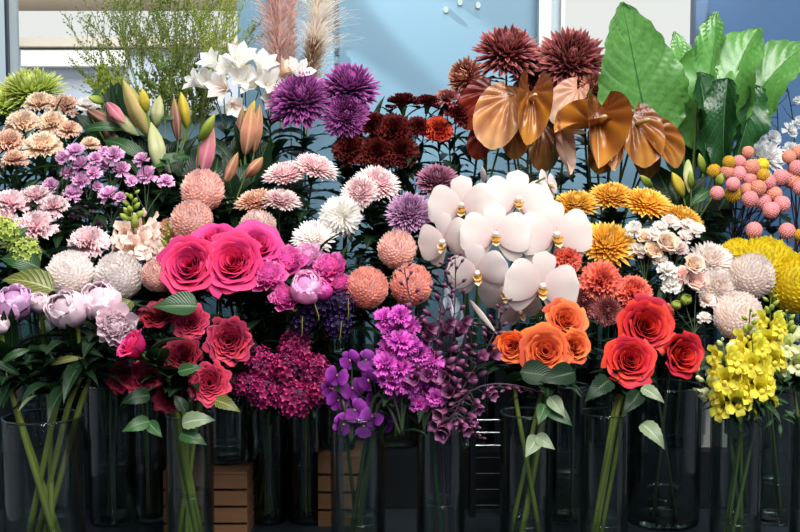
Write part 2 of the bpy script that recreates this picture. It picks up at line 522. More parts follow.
ME['globe'] = variants(m_globe, 2)
ME['bud'] = [m_bud()]
ME['fatbud'] = [m_bud(lobes=3, amp=.06, wid=.25, peak=.4, n=10)]
ME['trumpet'] = variants(m_trumpet, 3)
ME['bell'] = variants(m_trumpet, 2, n=5, W=.34, open_=50)
ME['snap'] = [m_snap()]
ME['leaf'] = [m_leaf(serr=True, nu=14), m_leaf(e0=35, e1=-40, serr=True, nu=14), m_leaf(W=.33, e0=10, e1=-10)]
ME['lance'] = [m_leaf(W=.1, prof=p_lance, e0=50, e1=-20), m_leaf(W=.12, prof=p_lance, e0=30, e1=-50), m_leaf(W=.085, prof=p_lance, e0=60, e1=20)]
ME['lobed'] = [m_lobed(), m_lobed(.38)]
ME['spathe'] = [m_spathe(puck=.045, bend=(14, -30)), m_spathe(cupa=.8, bend=(25, -15), puck=.045), m_spathe(cupa=.4, bend=(-10, 30), puck=.05), m_spathe(cupa=1.5, bend=(10, 5), W=.42, puck=.04)]
ME['spadix'] = [m_spadix()]
ME['phal'] = variants(m_phal, 2)
ME['lip'] = [m_lip()]

# ---------------------------------------------------------------- colours
PM = petal_mat
PM('burgundy', '4a161a', 'a85c5c', mid='701c26', edge='c88a80', trans=.2)
PM('burgundy_rust', '6a2420', 'd09878', mid='a0504a', trans=.2)
PM('deep_purple', '3c0e3c', 'b050a0', mid='6c2068', edge='c884bc', trans=.2)
PM('mauve_purple', '7a3a68', 'c898c0', mid='a06494', edge='e8cce0', trans=.25)
PM('dusty_mauve', '5a2a3c', 'b27a92', mid='8a5068', trans=.2)
PM('dark_red', '240506', '5c1616', mid='3c080a', trans=.12)
PM('red_orange', '5a0e0a', 'c2402c', mid='97241c', trans=.2)
PM('coral', 'c8483a', 'fb8a74', mid='ee6450', trans=.35)
PM('coral_peach', 'f8ccc0', 'fde6dc', mid='fad6cc', trans=.5)
PM('coral_ball', 'f4b4a4', 'fad2c4', mid='f7beb0', trans=.5)
PM('peach', 'e0b898', 'fde8d2', mid='f4d2b4', trans=.4)
PM('peach_brown', 'b88470', 'f4d2bc', mid='dcaa92', trans=.35)
PM('blush', 'f6d8ce', 'fdeee8', mid='fae2da', trans=.5)
PM('blush_white', 'fae6dc', 'fffaf6', mid='fcf0e8', trans=.5, var=.15)
PM('white_pink', 'f8eae6', 'fffcfa', mid='fcf4f0', trans=.5, var=.15)
PM('white', 'f8f2e8', 'fffdfa', mid='fcf8f0', trans=.45, var=.15)
PM('pink_white', 'd89cac', 'fbece6', mid='f0c6cc', edge='fff6f0', trans=.35)
PM('pink_carn', 'f0a4b4', 'ffe8ea', mid='f8c8d2', trans=.35)
PM('lilac_pink', 'b85e9e', 'f0c0e2', mid='dc92ca', edge='f6d8ee', trans=.35)
PM('peony_pink', 'ecc0d0', 'fbe8ee', mid='f4d8e2', trans=.3)
PM('peony_lilac', 'b878b0', 'e4bede', mid='d09cc8', trans=.25)
PM('hot_pink', '98083e', 'ee4e98', mid='d61e66', trans=.3)
PM('hot_coral_pink', '900830', 'e8407c', mid='ce184a', trans=.25)
PM('magenta', 'b0207e', 'fb90d4', mid='e850b0', trans=.4)
PM('pale_magenta', 'dc7cb8', 'fbd0ea', mid='f2a4d6', trans=.35)
PM('garden_red', '4c0614', 'c83c5c', mid='8e1028', trans=.2)  # shade over the bunch put into these darkened garden rose reds
PM('garden_deep', '340610', '902038', mid='5c0c1c', trans=.2)
PM('sweet_magenta', '34061c', 'd0408e', mid='7c0e46', var=.75, trans=.2)
PM('vanda_purple', '5a1060', 'a844b0', mid='80248a', trans=.25)
PM('bright_purple', '90187e', 'ee78da', mid='c83cb4', trans=.35)
PM('statice_violet', '1c0c2c', '5a3a78', mid='34204e', var=.5, trans=.1)
PM('plum_bud', '4a2038', '9c6086', mid='6a3454', trans=.15)
PM('orange_rose', 'b03a18', 'f47a48', mid='e4552a', trans=.3)
PM('red_rose', '560a0e', 'd62c30', mid='ae181c', trans=.2)
PM('gold', 'd0901c', 'ffdc78', mid='f2ba40', trans=.45)
PM('yellow', 'f0d428', 'fff458', mid='fae83c', trans=.5, var=.15)
PM('snap_yellow', 'd0c438', 'fff064', mid='f2e650', trans=.45, var=.18)
PM('snap_pale', 'ccd090', 'fbfad0', mid='eaeeb4', trans=.4)
PM('snap_pink', 'ecd0b4', 'ffeee6', mid='fadcd0', trans=.35)
PM('lime', '94b040', 'eef29c', mid='c4d468', trans=.4)
PM('green_bud', '5c7c24', 'b8c060', mid='8ea23c', trans=.2)
PM('orchid_white', 'd8bcba', 'e4d8d2', mid='e0d1ca', trans=.25, vein=.015, var=.06)
PM('orchid_lip', 'd8a024', 'f6ead8', mid='e0b050', trans=.2)
PM('lily_green', '8a9a48', 'a8ac50', mid='b8b868', edge='c98a78', trans=.2)
PM('lily_pale', '9cac68', 'b4b474', mid='d8d6a8', edge='b9c48c', trans=.2)
PM('lily_pink', 'a85a6a', 'c89078', mid='d87890', edge='e8a8a4', trans=.2)
PM('lily_orange', 'a0704c', 'b08a50', mid='d89070', edge='e4b898', trans=.2)
PM('lily_brown', '6c4a3a', '9c8458', mid='96685a', edge='b8907c', trans=.15)
PM('lily_yellow', '9a9a30', 'd0c048', mid='d2b844', trans=.2)
PM('anth_orange', '6c3410', 'b87c38', mid='985a1c', trans=.2, rough=.3, spec=.6, var=.45)
PM('anth_peach', '985c30', 'e0a878', mid='c08050', trans=.2, rough=.3, spec=.6, var=.4)
PM('anth_pink', 'c89078', 'f0ccb4', mid='deb094', trans=.25, rough=.35, spec=.45, var=.3)
PM('anth_red', '5c1410', '9a3018', mid='7c2012', trans=.2, rough=.35, spec=.45)
PM('anth_brown', '5a3018', '8a5a2c', mid='744620', trans=.2, rough=.35, spec=.45)
PM('spadix', 'c8a060', 'e8cf98', trans=.1)
PM('ball_pink', 'c87878', 'e8a0a0', mid='df8e90', var=.12, trans=.05)
PM('ball_salmon', 'c87c68', 'e0a088', mid='d88e78', var=.12, trans=.05)
PM('ball_mustard', 'a87c18', 'd8ae38', mid='c49828', var=.12, trans=.05)
PM('ball_yellow', 'c0ac18', 'e8d840', mid='d8c42c', var=.12, trans=.05)
PM('pampas_pink', 'f0c4ba', 'fff0ea', mid='f8d6cc', trans=.5)
PM('pampas_cream', 'ecdcc8', 'fffcf6', mid='fcf4ea', trans=.5)
PM('pampas_brown', '8a6446', 'c8a480', mid='a88460', trans=.35)
PM('fluff_white', 'e8e0dc', 'ffffff', mid='f6f2f0', trans=.35)
PM('sprig_green', '3c5420', '8a9c50', mid='587034', var=.35, trans=.25)
PM('sprig_yellow', '6c8428', 'b8bc58', mid='92a43c', var=.3, trans=.3)
leaf_mat('leaf_dark', '1b361e', '456038', dark='122618', spec=.3)
leaf_mat('leaf_mid', '2f5c2c', '6a8a50', dark='1f4424')
leaf_mat('leaf_bright', '3f7a30', '8cb068', dark='2f6428')
leaf_mat('leaf_glare', '8c9c78', 'b8c0a0', dark='6c8060', rough=.3)  # pale leaf tone, glare on the leaves put into the colour
leaf_mat('leaf_olive', '6c7434', 'b0a868', dark='586028', veins=9, vein_mix=.8)
leaf_mat('leaf_big', '78b058', '35682a', dark='3a7a2c', veins=9, vein_mix=.2, ribw=.01, rough=.36, trans=.3, spec=1.0)
leaf_mat('leaf_big_dark', '2c5c2e', '6a9060', dark='1c4820', veins=9, vein_mix=.2, ribw=.012, rough=.28, trans=.2)
leaf_mat('leaf_silver', '8a96a0', 'b4bcc4', dark='667480', rough=.3, veins=3)
leaf_mat('leaf_rust', '7a3a24', 'a0644a', dark='5c2a1c')
plain('stem_green', '4a6430', .5, noise='6c7c3c', nscale=12)
plain('stem_dark', '24361f', .55, noise='36482a', nscale=12)
plain('stem_olive', '6e7a30', .45, noise='8c9440', nscale=14)
plain('stem_brown', '4a3224', .7, noise='6a4a34', nscale=14)
plain('stem_plum', '3c2434', .6, noise='54384c', nscale=14)
plain('stem_yellow', '9a9844', .5)
m, nt, out = new_mat('thick_glass')
gb = nt.nodes.new('ShaderNodeBsdfGlass'); gb.inputs['IOR'].default_value = 1.5; gb.inputs['Roughness'].default_value = .02; gb.inputs['Color'].default_value = lin('eef6f4'); nt.links.new(gb.outputs[0], out.inputs[0])
clear('glass', 'f3f8f7', .75)
clear('water', 'eef4ec', .7, ior=1.33)
plain('wood_crate', '6e4a30', .75, noise='8a6140', nscale=9, stretch=(1, 8, 8), bump=.3)
plain('slate', '1b2328', .45, noise='242d33', nscale=5)
plain('stand', '12181c', .6)
plain('rack_metal', '14181b', .35, metal=.2)
plain('chrome', 'd8dcdc', .18, metal=1.0)
plain('white_paint', 'd8d4cb', .5)
plain('frame_white', 'd9d9d6', .45)
plain('frame_grey', 'b2c2ca', .45)
plain('frame_dark', '2a3a46', .45)
plain('blue_wall', '7399ae', .42, spec=.4, noise='6f93a9', nscale=3)
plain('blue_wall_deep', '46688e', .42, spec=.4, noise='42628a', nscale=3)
plain('blue_strip', '56707f', .5)
plain('floor_mat', '2a2c2e', .7, noise='34363a', nscale=2)
plain('facade', 'd8d2c6', .8)
plain('facade_blue', 'b8c0cc', .8)
plain('facade_brown', 'c8bcae', .8)
plain('facade_white', 'ece8e0', .8)
m, nt, out = new_mat('reflection_glow')  # even glow for the lamp reflections put on the blue wall
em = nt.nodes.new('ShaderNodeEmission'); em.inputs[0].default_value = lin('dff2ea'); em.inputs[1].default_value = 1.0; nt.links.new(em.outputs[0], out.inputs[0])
clear('pane', 'f4f7f8', .5)

# ---------------------------------------------------------------- objects
WORLD = {}


def thing(name, label, cat, loc, group=None):
    o = bpy.data.objects.new(name, None)
    COL.objects.link(o)
    o.location = loc; o.empty_display_size = .02
    o['label'] = label; o['category'] = cat
    if group: o['group'] = group
    WORLD[o.name] = Matrix.Translation(loc)
    return o


def put(me, name, parent, mat, M=None, label=None):
    o = bpy.data.objects.new(name, me)
    COL.objects.link(o)
    M = M if M is not None else Matrix.Identity(4)
    if parent is not None:
        o.parent = parent
        o.matrix_basis = WORLD[parent.name].inverted() @ M
    else:
        o.matrix_basis = M
    WORLD[o.name] = M
    if len(me.materials) == 0: me.materials.append(None)
    o.material_slots[0].link = 'OBJECT'
    o.material_slots[0].material = MATS[mat]
    if label: o['label'] = label
    return o


def structure(name, mb, mat, smooth=False, parent=None):
    o = put(mb.mesh(name, smooth), name, parent, mat)
    if parent is None: o['kind'] = 'structure'
    return o


def frame_of(z, up=(0, 0, 1), roll=0.0):
    z = Vector(z).normalized(); u = Vector(up)
    x = u.cross(z)
    if x.length < 1e-4: x = Vector((1, 0, 0))
    x.normalize(); y = z.cross(x)
    M = Matrix((x, y, z)).transposed().to_4x4()
    return M @ Matrix.Rotation(roll, 4, 'Z')


def TRS(p, M, s):
    sc = Matrix.Diagonal((s, s, s, 1)) if not hasattr(s, '__len__') else Matrix.Diagonal((*s, 1))
    return Matrix.Translation(p) @ M @ sc


def pick(k):
    return random.choice(ME[k])


def bez(a, b, c, d, n=10):
    o = []
    for i in range(n + 1):
        t = i / n
        o.append(a * (1 - t) ** 3 + b * 3 * t * (1 - t) ** 2 + c * 3 * t * t * (1 - t) + d * t ** 3)
    return o


# ---- setting
TZ = ZC - .75
YW = 3.5
def wx(px, Y=YW): return P(px, 100, Y).x
def wz(py, Y=YW): return P(400, py, Y).z

mb = MB(); box(mb, -3.2, 3.2, -1.0, YW + .3, -.05, 0); structure('floor', mb, 'floor_mat')
zt = wz(-90); zl = wz(116)
mb = MB(); box(mb, wx(238), wx(537), YW, YW + .1, 0, zt); structure('wall_back', mb, 'blue_wall')
mb = MB(); box(mb, -3.2, wx(238), YW, YW + .1, 0, zl); structure('wall_below_window', mb, 'blue_wall')
mb = MB(); box(mb, wx(537), wx(698), YW, YW + .1, 0, wz(125)); structure('wall_below_bright_window', mb, 'blue_wall')
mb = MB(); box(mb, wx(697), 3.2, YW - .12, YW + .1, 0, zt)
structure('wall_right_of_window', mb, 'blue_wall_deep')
mb = MB(); box(mb, -3.2, wx(-60), YW, YW + .1, zl, zt); structure('wall_left_of_window', mb, 'blue_wall')
mb = MB(); box(mb, wx(-60), wx(12), YW - .05, YW + .08, zl, zt); structure('trim_1', mb, 'frame_grey')
mb = MB(); box(mb, wx(12.1), wx(14.5), YW - .05, YW - .03, zl, zt); structure('trim_2', mb, 'frame_dark')
mb = MB(); box(mb, wx(536), wx(548), YW - .06, YW + .1, wz(125), zt); structure('trim_3', mb, 'frame_white')
mb = MB(); box(mb, wx(548), wx(558), YW - .02, YW + .1, wz(125), zt); structure('trim_4', mb, 'frame_grey')
mb = MB(); box(mb, wx(558), wx(562), YW - .05, YW + .1, wz(125), zt); structure('trim_5', mb, 'frame_white')
mb = MB(); box(mb, wx(-60), wx(238), YW - .03, YW + .1, zl, zl + .03); structure('trim_6', mb, 'frame_grey')
mb = MB(); box(mb, wx(15), wx(238), YW + .03, YW + .036, zl + .03, zt); structure('window_1', mb, 'pane')
mb = MB(); box(mb, wx(562), wx(698), YW + .03, YW + .036, wz(125), zt); structure('window_2', mb, 'pane')
# dark perforated strip on the blue wall
xs = wx(337)
mb = MB(); box(mb, xs - .008, xs + .008, YW - .006, YW, wz(75), zt); st = structure('trim_7', mb, 'blue_strip')
mb = MB()
for k in range(16):
    z0 = wz(70) + .045 * k
    box(mb, xs - .006, xs + .006, YW - .010, YW - .005, z0, z0 + .02)
structure('slot', mb, 'frame_dark', parent=st)
# street seen through the windows
YE = 8.0
def fx(px): return P(px, 60, YE).x
def fz(py): return P(400, py, YE).z
def ext(name, label, mat, a, b, c, d, y0=YE, dy=.3):
    mb = MB(); box(mb, fx(a), fx(b), y0, y0 + dy, fz(d), fz(c))
    o = put(mb.mesh(name, False), name, None, mat); o['kind'] = 'structure'; return o
ext('exterior_wall', '', 'facade_blue', -200, 420, 49, 400, YE, .4)
ext('exterior_ledge', '', 'facade_brown', -200, 420, 39, 48, YE - .1, .5)
ext('exterior_beam', '', 'facade_brown', -200, 420, -60, 2, YE - .1, .5)
ext('exterior_band', '', 'facade_white', 28, 130, 53, 68, YE - .15, .1)
mb = MB(); box(mb, -14, 14, YW + .5, 30, -.1, -.02); structure('ground_outside', mb, 'facade')

# ceiling lamp reflections on the blue wall, put in as glowing beads
for lab, x, y in (('pale lamp reflection on the blue wall, lowest of three', 446, 10), ('pale lamp reflection on the blue wall, topmost of three', 460, 2.5), ('pale lamp reflection on the blue wall, nearest the white post', 478, 5.5)):
    p = P(x, y, YW); t = thing('lamp_reflection', lab, 'reflection', p, 'lamp reflections on the blue wall')
    mb = MB(); ball(mb, .0075, c=(p.x, p.y - .008, p.z), sz=1.35); put(mb.mesh('glint_bead'), 'glint_bead', t, 'reflection_glow')
    mb = MB(); box(mb, p.x - .006, p.x + .006, p.y - .004, p.y, p.z - .008, p.z + .008); put(mb.mesh('added_mount', False), 'added_mount', t, 'frame_grey')  # backing added behind the glowing reflection bead

# ---- table, stand, crates
def block(name, label, cat, mat, x0, x1, y0, y1, z0, z1, group=None):
    mb = MB(); box(mb, x0, x1, y0, y1, z0, z1)
    o = put(mb.mesh(name, False), name, None, mat)
    bv = o.modifiers.new('bevel', 'BEVEL'); bv.width = .004; bv.segments = 2
    o['label'] = label; o['category'] = cat
    if group: o['group'] = group
    return o

tb = thing('display_table', 'long dark slate topped table under the front glass vases', 'table', Vector((0, 2.2, 0)))
mb = MB(); box(mb, -1.25, 1.25, 1.85, 2.56, TZ - .03, TZ); put(mb.mesh('table_top', False), 'table_top', tb, 'slate')
for sx in (-1.18, 1.12):
    for sy in (1.9, 2.46):
        mb = MB(); box(mb, sx, sx + .06, sy, sy + .06, 0, TZ - .03); put(mb.mesh('leg', False), 'leg', tb, 'stand')
Z1, Z2 = ZC - .62, ZC - .45
sd = thing('stepped_stand', 'black stepped display stand holding the rear rows of vases', 'stand', Vector((0, 2.85, 0)))
mb = MB(); box(mb, -1.4, 1.4, 2.58, 2.76, 0, Z1); put(mb.mesh('lower_step', False), 'lower_step', sd, 'stand')
mb = MB(); box(mb, -1.4, 1.4, 2.76, 3.2, 0, Z2); put(mb.mesh('upper_step', False), 'upper_step', sd, 'stand')

def crate(label, px0, px1, Y0, Y1, top):
    x0, x1 = P(px0, 480, Y0).x, P(px1, 480, Y0).x
    z1 = P(400, top, Y0).z
    t = thing('wooden_crate', label, 'crate', Vector(((x0 + x1) / 2, (Y0 + Y1) / 2, TZ)), 'wooden crates among the vases')
    n = 4; h = (z1 - TZ) / n
    for k in range(n):
        for (a, b, c, d) in ((x0, x1, Y0, Y0 + .012), (x0, x1, Y1 - .012, Y1), (x0, x0 + .012, Y0 + .013, Y1 - .013), (x1 - .012, x1, Y0 + .013, Y1 - .013)):
            mb = MB(); box(mb, a, b, c, d, TZ + k * h + .001, TZ + (k + 1) * h - .006)
            put(mb.mesh('slat', False), 'slat', t, 'wood_crate')
    for cx in (x0 + .013, x1 - .033):
        for cy in (Y0 + .013, Y1 - .033):
            mb = MB(); box(mb, cx, cx + .02, cy, cy + .02, TZ + .001, z1 - .007); put(mb.mesh('corner_post', False), 'corner_post', t, 'wood_crate')
    mb = MB(); box(mb, x0, x1, Y0, Y1, z1 - .005, z1); put(mb.mesh('lid', False), 'lid', t, 'wood_crate')
    return z1
zc1 = crate('slatted wooden crate under the short glass jar left of centre', 163, 247, 2.33, 2.52, 472)
zc2 = crate('slatted wooden crate half hidden behind the vase of purple orchids', 318, 362, 2.42, 2.57, 456)

# metal rack with shiny rungs
rk = thing('metal_rack', 'black metal rack with shiny rungs below the dark plum orchid sprays', 'rack', P(489, 490, 2.5) * 1)
x0, x1 = P(473, 430, 2.5).x, P(505, 430, 2.5).x
rk.location.z = TZ; WORLD[rk.name] = Matrix.Translation(rk.location)
for x in (x0, x1):
    mb = MB(); box(mb, x - .006, x + .006, 2.49, 2.55, TZ, P(400, 415, 2.5).z); put(mb.mesh('upright', False), 'upright', rk, 'rack_metal')
for py in (420, 432.5, 445.5):
    z = P(400, py, 2.5).z
    mb = MB(); tube(mb, [(x0, 2.5, z), (x1, 2.5, z)], .0022, 8); put(mb.mesh('rung'), 'rung', rk, 'chrome')
for k in range(4):
    z = P(400, 460 + 16 * k, 2.5).z
    mb = MB(); tube(mb, [(x0, 2.52, z), (x1, 2.52, z)], .0022, 8); put(mb.mesh('rung'), 'rung', rk, 'rack_metal')

wb = thing('white_box', 'white painted box in the gap left of the yellow snapdragons', 'box', Vector((P(711, 440, 2.64).x, 2.68, Z1)))
mb = MB(); box(mb, P(699, 440, 2.64).x, P(724, 440, 2.64).x, 2.64, 2.72, Z1 + .03, P(400, 395, 2.64).z); put(mb.mesh('body', False), 'body', wb, 'white_paint')
mb = MB(); box(mb, P(697, 440, 2.64).x, P(726, 440, 2.64).x, 2.63, 2.73, Z1, Z1 + .03); put(mb.mesh('plinth', False), 'plinth', wb, 'white_paint')

# ---- vases
VASES = {}


def vase(key, px, w, Y, z, label, h=.31, water=.35):
    r = S(w, Y) / 2; x = P(px, 470, Y).x
    t = thing('glass_vase', label, 'vase', Vector((x, Y, z)), 'clear glass cylinder vases')
    mb = MB()
    lathe(mb, [(.0005, .0015), (r * .9, .001), (r * .985, .005), (r, .012), (r, h - .003), (r - .0015, h), (r - .003, h - .003), (r - .003, .018), (r * .9, .012), (.0005, .012)], 48, (x, Y, z))
    put(mb.mesh('glass_body'), 'glass_body', t, 'glass')
    wh = h * water
    mb = MB(); q = r - .0036
    lathe(mb, [(.0005, .0135), (q * .9, .0135), (q, .02), (q, wh - .002), (q * .97, wh), (.0005, wh)], 40, (x, Y, z))
    put(mb.mesh('water'), 'water', t, 'water')
    mb = MB(); lathe(mb, [(.0005, .0022), (r - .006, .0022), (r - .0036, .006), (r - .0036, .0105), (r - .006, .0115), (.0005, .0115)], 40, (x, Y, z)); put(mb.mesh('base'), 'base', t, 'thick_glass', label='thick clear glass base')
    mb = MB()
    for zz, rr, tr_ in ((h + .0012, r - .0015, .0016), (wh + .0012, r - .0052, .0013)):
        ring = [(x + rr * math.cos(a), Y + rr * math.sin(a), z + zz) for a in np.linspace(0, 2 * PI, 49)]
        if zz > wh + .01: tube(mb, ring, tr_, 6); put(mb.mesh('rim'), 'rim', t, 'thick_glass'); mb = MB()
        else: tube(mb, ring, tr_, 6); put(mb.mesh('water_edge'), 'water_edge', t, 'thick_glass')
    VASES[key] = dict(c=Vector((x, Y, z)), r=r, h=h, px=px, key=key)


for k, px, w, Y, lab, wt in (
        ('A1', 44, 80, 2.12, 'wide glass vase of pale pink peony stems, at the left end of the front row', .33),
        ('A4', 190, 48, 2.14, 'slim glass vase holding the red pink garden roses', .5),
        ('A7', 358, 56, 2.14, 'glass vase with thick green stems under the purple orchid clusters', .33),
        ('A8', 441, 50, 2.14, 'glass vase of yellowish stems below the dark plum orchid sprays', .45),
        ('A9', 526, 54, 2.16, 'glass vase under the orange roses with two pale leaves hanging in front', .3),
        ('A11', 604, 50, 2.16, 'glass vase directly under the red roses', .3),
        ('A13', 736, 52, 2.14, 'glass vase under the yellow snapdragons with bright green stems', .33),
        ('A15', 812, 44, 2.14, 'glass vase cut off at the right border beside the yellow snapdragons', .3)):
    vase(k, px, w, Y, TZ, lab, water=wt)
for k, px, w, lab, wt in (
        ('B2', 112, 46, 'dark glass vase behind and right of the wide peony vase', .4),
        ('B3', 149, 30, 'narrow glass vase left of the garden rose vase', .4),
        ('B5', 268, 38, 'glass vase under the dark magenta sweet williams, beside the wooden crate', .4),
        ('B6', 306, 36, 'slim glass vase of stems between the sweet williams and purple orchids', .4),
        ('B10', 569, 38, 'glass vase standing back between the orange rose vase and the red rose vase', .35),
        ('B12', 664, 72, 'widest glass vase on the right with a clear thick base, below the right red rose', .22),
        ('B14', 775, 40, 'dark glass vase behind and right of the yellow snapdragon vase', .3)):
    vase(k, px, w, 2.465, TZ, lab, water=wt)
vase('K1', 228, 40, 2.42, zc1, 'short glass jar standing on the wooden crate left of centre', h=.14, water=.3)
vase('K2', 339, 34, 2.49, zc2, 'short glass jar on the wooden crate behind the purple orchids', h=.14, water=.3)
hidden = 'glass vase on the lower black step, behind the %s'
for k, px, lab in (('M1', 40, 'pale pink peonies'), ('M2', 105, 'white ball chrysanthemums'), ('M3', 190, 'red pink garden roses'), ('M4', 250, 'hot pink roses'),
                   ('M5', 330, 'dark violet statice'), ('M6', 400, 'bright purple stock'), ('M7', 470, 'white moth orchid'), ('M8', 540, 'orange roses'),
                   ('M9', 610, 'red roses'), ('M10', 680, 'blush spray roses'), ('M11', 750, 'yellow snapdragons')):
    vase(k, px, 50, 2.67, Z1, hidden % lab, h=.3)
back = 'glass vase on the upper black step, behind everything, holding the %s'
for k, px, lab in (('C1', 20, 'lime chrysanthemums'), ('C2', 85, 'lily buds on the left'), ('C3', 160, 'airy green sprigs'), ('C4', 222, 'white alstroemerias'),
                   ('C5', 285, 'pampas grass'), ('C6', 340, 'deep purple chrysanthemums'), ('C7', 400, 'dark red carnations'), ('C8', 470, 'burgundy chrysanthemums on the left'),
                   ('C9', 535, 'burgundy chrysanthemums on the right'), ('C10', 600, 'orange anthuriums'), ('C11', 665, 'large green leaves'), ('C12', 730, 'pink ball flowers'), ('C13', 790, 'white blossom twigs')):
    vase(k, px, 54, 2.95, Z2, back % lab, h=.28)


def vase_near(row, x):
    ks = [v for k, v in VASES.items() if k[0] in row]
    return min(ks, key=lambda v: abs(v['c'].x - x))


ROWY = dict(A=2.13, B=2.5, C=2.9)
ROWV = dict(A='A', B='BM', C='C', M='M')


def stem_path(b, face, vs, k1=.09, n=10):
    """From the bloom down into the vase and to its bottom."""
    v = VASES[vs] if vs in VASES else vase_near(vs, b.x)
    c, r, h = v['c'], v['r'], v['h']
    d = Vector((b.x - c.x, b.y - c.y, 0)); d = d.normalized() if d.length > 1e-4 else Vector((1, 0, 0))
    j = Vector((random.uniform(-1, 1), random.uniform(-1, 1), 0)) * .25
    mouth = c + (d * .62 + j) * r + Vector((0, 0, h))
    if b.z - .05 < mouth.z: mouth.z = max(c.z + h + .004, min(mouth.z, b.z))
    foot = c + (-d * .55 + j * 1.2) * r * .9 + Vector((0, 0, .017))
    q = bez(b, b - face * k1 + Vector((0, 0, -.02)), mouth + (mouth - foot).normalized() * .1, mouth, n)
    return q + [mouth.lerp(foot, t) for t in (.5, 1.0)], n


def leafy(root, path, n, count, kind, mat, size, start=.04, end=.75, name='leaf'):
    for i in range(count):
        t = (start + (end - start) * (i + random.uniform(.1, .9)) / count) * n
        k = min(int(t), n - 1); p = path[k].lerp(path[k + 1], t - k)
        a = i * 2.4 + random.uniform(0, 1.2)
        out = Vector((math.cos(a), math.sin(a) - .25, random.uniform(-.1, .7))).normalized()
        z = Vector((0, 0, 1)); y = z.cross(out).normalized(); zz = out.cross(y)
        M = Matrix((out, y, zz)).transposed().to_4x4()
        put(pick(kind), name, root, mat, TRS(p, M, size * random.uniform(.75, 1.2)))


def foliage(root, path, n, count, kind, mat, size, start=.1, end=.85, lift=0.0):
    """The small dark leaves all along one stem."""
    mb = MB()
    for i in range(count):
        t = (start + (end - start) * (i + random.random()) / count) * n
        k = min(int(t), n - 1); p = path[k].lerp(path[k + 1], t - k)
        a = i * 2.4 + random.uniform(-.4, .4); st = len(mb.v); l = size * random.uniform(.7, 1.25)
        e = random.uniform(5, 60)
        if kind == 'lance': petal(mb, 0, e, e - 70, l * 1.2, l * .14, p_lance, cup=.2, fold=.2, nu=5, nv=2, rnd=random.random())
        elif kind == 'lobed': petal(mb, 0, e, e - 60, l, l * .36, lambda s: p_ovate(s) * (.75 + .25 * np.cos(s * 26)) + .02, cup=.15, fold=.1, nu=12, nv=2, rnd=random.random())
        else: petal(mb, 0, e, e - 50, l, l * .3, p_ovate, cup=.15, fold=.15, nu=6, nv=4, rnd=random.random())
        mb.xf(Matrix.Translation(p) @ Matrix.Rotation(a, 4, 'Z'), st)
    if mb.v: put(mb.mesh('foliage'), 'foliage', root, mat)


GROUPS = {}
FOL = dict(A=18, B=26, C=16)
SPEC = dict(  # kind: category, default mesh, leaf kind, leaf material, leaf size, leaf count, stem radius
    chrysanthemum=('chrysanthemum', 'lobed', 'leaf_dark', .1, 7, .0032),
    rose=('rose', 'leaf', 'leaf_dark', .08, 8, .0042),
    carnation=('carnation', 'lance', 'leaf_dark', .11, 5, .002),
    peony=('peony', 'lance', 'leaf_dark', .12, 5, .0055),
)


def flower(kind, mesh, mat, x, y, r, label, row='B', Y=None, face=(0, -1, .75), group=None, vs=None, leaves=None, leafmat=None, squash=1.0, stem='stem_dark', roll=None, part='bloom'):
    cat, lk, lm, ls, ln, sr = SPEC[kind]
    Y = Y or ROWY[row]
    r *= dict(chrysanthemum=1.0 if mesh.startswith('ball') else (.97 if mesh == 'spider' else 1.08), carnation=1.14, rose=1.0, peony=1.08)[kind]
    stem = stem if row != 'A' else 'stem_olive'
    p = P(x, y, Y); R = S(r, Y)
    f = Vector(face); f += Vector((random.uniform(-.12, .12), 0, random.uniform(-.1, .1))); f.normalize()
    b = p - f * R * .3
    path, n = stem_path(b, f, vs or ROWV[row])
    t = thing(kind, label, cat, path[-1], group or kind + ' stems')
    put(pick(mesh), part, t, mat, TRS(p, frame_of(f, roll=random.uniform(0, 6) if roll is None else roll), (R, R, R * squash)))
    mb = MB(); tube(mb, path, np.linspace(sr * .8, sr * 1.15, len(path)), 6)
    put(mb.mesh('stem'), 'stem', t, stem)
    # green cup under the bloom
    mb = MB(); lathe(mb, [(.0005, -.02), (.005, -.012), (R * .2, 0), (R * .3, R * .16), (R * .26, R * .2)], 10)
    put(mb.mesh('calyx'), 'calyx', t, 'leaf_dark', TRS(p - f * R * .5, frame_of(f), 1))
    leafy(t, path, n, ln if leaves is None else leaves, lk, leafmat or lm, ls)
    foliage(t, path, n, FOL.get(row, 16) if 'dark_red' not in mat else 8, lk, lm, ls * .85, .34 if kind == 'peony' and row == 'A' else .15)
    return t, path, n


def leaf_at(root, x, y, L, ang, Y, mat, kind='leaf', tilt=(0, -1, .5), name='leaf', label=None):
    """A leaf whose base stands at pixel (x, y), pointing at angle ang (degrees, 0 = right, 90 = up) with its face to tilt."""
    p = P(x, y, Y); a = math.radians(ang)
    f = Vector(tilt).normalized()
    out = Vector((math.cos(a), 0, math.sin(a))); out = (out - f * out.dot(f)).normalized()
    yv = f.cross(out)
    M = Matrix((out, yv, f)).transposed().to_4x4()
    return put(pick(kind), name, root, mat, TRS(p, M, S(L, Y)), label)

UPF = (0, -.45, 1)
FRONT = (0, -1, .35)
